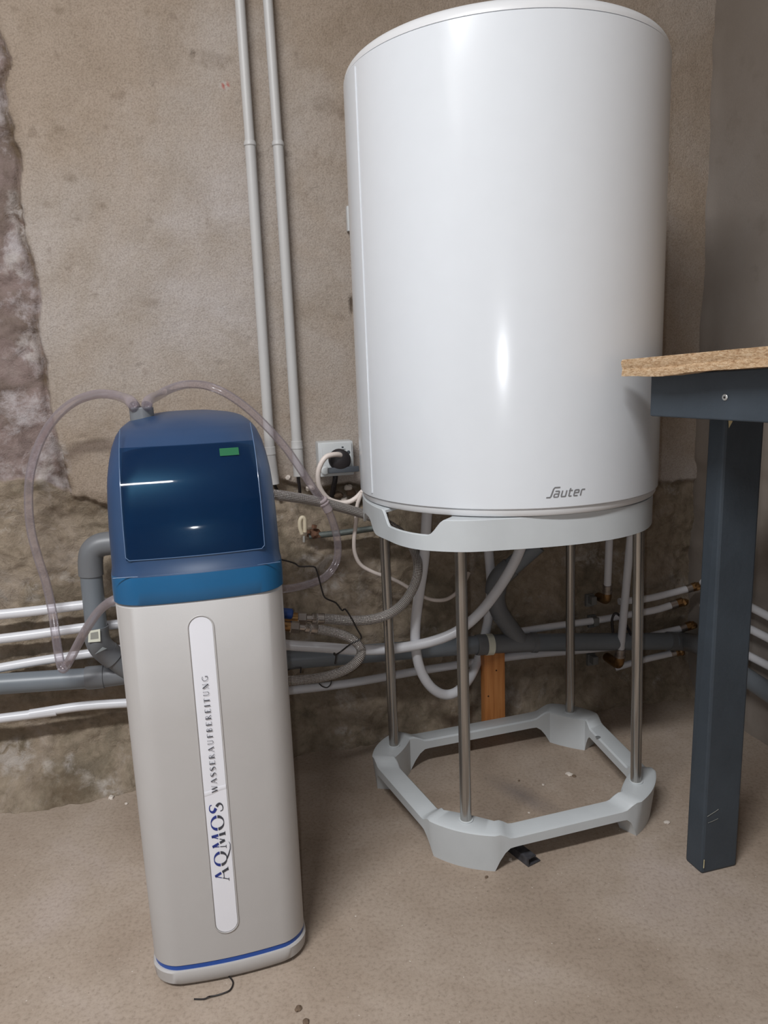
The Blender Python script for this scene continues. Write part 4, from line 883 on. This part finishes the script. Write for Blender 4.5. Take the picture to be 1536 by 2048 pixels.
# ------------------------------------------------------------------ wires
def wire(label, pts, r=.0013, sm=4): return tag(tube('tie_wire', pts, r, WIREM, None, 7, smooth=sm), label, 'wire')
wire('black bent wire hanging loosely right of the softener lid', [wall(545, 1117, .30), wall(570, 1121, .29), wall(590, 1127, .28), wall(600, 1133, .28), wall(627, 1133, .28), wall(634, 1143, .28), wall(640, 1165, .28), wall(647, 1190, .28), wall(654, 1198, .28), wall(672, 1206, .27), wall(684, 1221, .27), wall(690, 1218, .28), wall(702, 1235, .28), wall(714, 1258, .28), wall(722, 1272, .28), wall(720, 1279, .28), wall(700, 1289, .28), wall(682, 1303, .27), wall(670, 1310, .28), wall(668, 1306, .28), wall(672, 1312, .28), wall(670, 1328, .28)], .0015, 3)
wire('short black wire hook on the lower braided hose beside the softener', [wall(572, 1341, .33), wall(585, 1337, .33), wall(600, 1335, .33), wall(602, 1337, .33), wall(601, 1346, .33)], .0015, 2)
wire('black wire loop dangling below the lower braided hose', [wall(638, 1367, .30), wall(645, 1373, .30), wall(654, 1375, .30), wall(661, 1369, .30), wall(663, 1361, .30)], .0012)
wire('black wire curl on the floor in front of the softener', [onz(455, 1946, .003), onz(458, 1953, .003), onz(464, 1960, .002), onz(466, 1968, .002), onz(460, 1980, .002), onz(448, 1986, .002), onz(432, 1991, .002), onz(420, 1993, .003), onz(416, 1994, .004), onz(408, 1998, .002), onz(388, 1998, .002)], .0011)

# ------------------------------------------------------------------ wooden prop, floor debris
wc0 = wall(985, 1303, .05); zt_ = wc0[2]
q = thing('wooden_prop', 'short upright pine board propping the grey drain pipe', 'board', (wc0[0], wc0[1], 0), YAW)
box('board', (0, 0, zt_/2), (.050, .024, zt_), WOODM, q, .0015)
for kx, kz in ((.004, .160), (-.016, .10)): lathe('knot', [(.002, 0), (.002, .0004), (.001, .0005)], mat('knot_brown', srgb(70, 40, 22), .7), q, 14, (kx, -.0121, kz), Matrix.Rotation(math.radians(90), 3, 'X'))
# black aluminium profile offcut under the stand
a = onz(1024, 1690, .008); b = onz(1066, 1722, .008); ee = (b-a)/np.linalg.norm(b-a); sd = np.array([-ee[1], ee[0], 0])
q = thing('plastic_offcut', 'broken black plastic profile on the floor by the front foot of the stand', 'offcut', (a[0], a[1], 0)); D = np.array(q.location); L = np.linalg.norm(b-a); a_ = a-ee*.02
BLKP = mat('dusty_black_plastic', srgb(58, 58, 62), .5, noise=.5, nscale=120)
def offc(name, pts):
    base = [(a_+sd*x+np.array([0, 0, z-a_[2]]))-D for x, z in pts]; return extrude_poly(name, base, ee*(L+.02), BLKP, q)
offc('channel', [(-.011, .001), (.011, .001), (.011, .003), (-.009, .003), (-.009, .0145), (.007, .0145), (.007, .0165), (-.011, .0165)])
offc('flange', [(.0112, .0012), (.017, .0012), (.017, .003), (.0112, .003)])
tube('torn_strip', [p-D for p in spline([onz(1018, 1690, .015), onz(1030, 1692, .02), onz(1040, 1688, .024), onz(1036, 1683, .03)], 4)], .003, BLKP, q, 8)
deb = [(223, 1596, .0075, CHIPSTONE, 'white mortar chip at the wall foot left of the softener'), (253, 1608, .0042, CHIPSTONE, 'smaller pale crumb beside the softener foot near the wall'), (140, 1600, .006, CHIPSTONE, 'pale mortar crumb near the wall at the left'),
       (150, 1598, .005, CHIPSTONE, 'second pale mortar crumb near the wall at the left'), (596, 2019, .006, BROWNBIT, 'brown crumb on the floor at the front right of the softener'), (612, 2046, .006, BROWNBIT, 'brown crumb at the bottom edge of the photo'),
       (1138, 1550, .008, CHIPSTONE, 'largest mortar chip on the floor inside the stand'), (1148, 1553, .005, BROWNBIT, 'brown crumb beside the mortar chip inside the stand'), (1086, 1570, .0035, CHIPSTONE, 'tiny white chip on the floor in the middle of the stand'),
       (1334, 1646, .006, CHIPSTONE, 'pale pink chip on the floor between stand and workbench leg'), (1058, 1626, .0028, CHIPSTONE, 'tiny white crumb by the front bar of the stand'), (973, 1755, .0035, BROWNBIT, 'brown crumb in front of the front foot'),
       (1021, 1720, .0045, CHIPSTONE, 'pale crumb beside the black offcut'), (1038, 1562, .003, BROWNBIT, 'small brown crumb inside the stand'), (290, 1565, .006, CHIPSTONE, 'mortar chip at the wall foot hidden beside the cabinet edge')]
for k, (x, y, s, m_, lb_) in enumerate(deb[:14]):
    p = onz(x, y); tag(rock('floor_chip', (p[0], p[1], s*.25), (s, s*.75, s*.4), m_, 100+k), lb_, 'debris')

# ceiling light housings (outside the view, the second added with the fill lamp)
q = thing('ceiling_light', 'long fluorescent ceiling light behind the camera', 'lamp', (TUBE_POS[0], TUBE_POS[1], TUBE_POS[2]+.02), math.radians(13)); box('housing', (0, 0, .035), (1.26, .12, .05), SOCKM, q, .004)
q = thing('ceiling_light', 'second fluorescent ceiling light at the left', 'lamp', (-2.0, -.9, 2.35), math.radians(103)); box('housing', (0, 0, .035), (1.26, .30, .05), SOCKM, q, .004)

# ------------------------------------------------------------------ sub-parts and groups
def kids(o, base): return [c for c in o.children if c.name.split('.')[0] == base]
def sub(root, part, names):
    p = kids(root, part)
    if p:
        for nm in names:
            for c in kids(root, nm): c.parent = p[0]
sub(SS, 'valve_head', ['button']); sub(SS, 'label_strip', ['large_lettering_upper', 'large_lettering_lower', 'small_lettering', 'label_crease']); sub(SS, 'lid_window', ['window_rim', 'green_sticker'])
sub(SS, 'inner_tray', ['tray_lip']); sub(SS, 'lid', ['lid_ridge']); sub(WB, 'leg', ['bare_chip', 'scratch']); sub(WB, 'screw', ['screw_recess'])
sub(tsock, 'face_plate', ['printed_mark', 'lock_screw']); sub(plug, 'plug_body', ['grip_rib']); sub(dl, 'lower_elbow', ['paper_scrap']); sub(dl, 'paper_label', ['label_print'])
sub(WH, 'body', ['printed_logo', 'sheet_seam']); sub(ST, 'base_frame', ['screw_hole', 'leg_socket']); sub(ST, 'collar', ['leg_sleeve', 'cross_rib'])
GR = {'cable_conduit': 'grey conduits on the back wall', 'water_pipe': 'white water pipes along the walls', 'supply_pipe': 'white droppers under the heater', 'pipe_fitting': 'brass fittings near the corner',
      'wall_clip': 'grey pipe clips on the back wall', 'tie_wire': 'loose pieces of black wire', 'floor_chip': 'crumbs and mortar chips on the floor', 'braided_hose': 'braided steel hoses', 'clear_hose': 'clear plastic hoses of the softener', 'cable_stub': 'black cable stubs under the conduits'}
for o in list(C.objects):
    b = o.name.split('.')[0]
    if o.parent is None and b in GR and 'label' in o: o['group'] = GR[b]
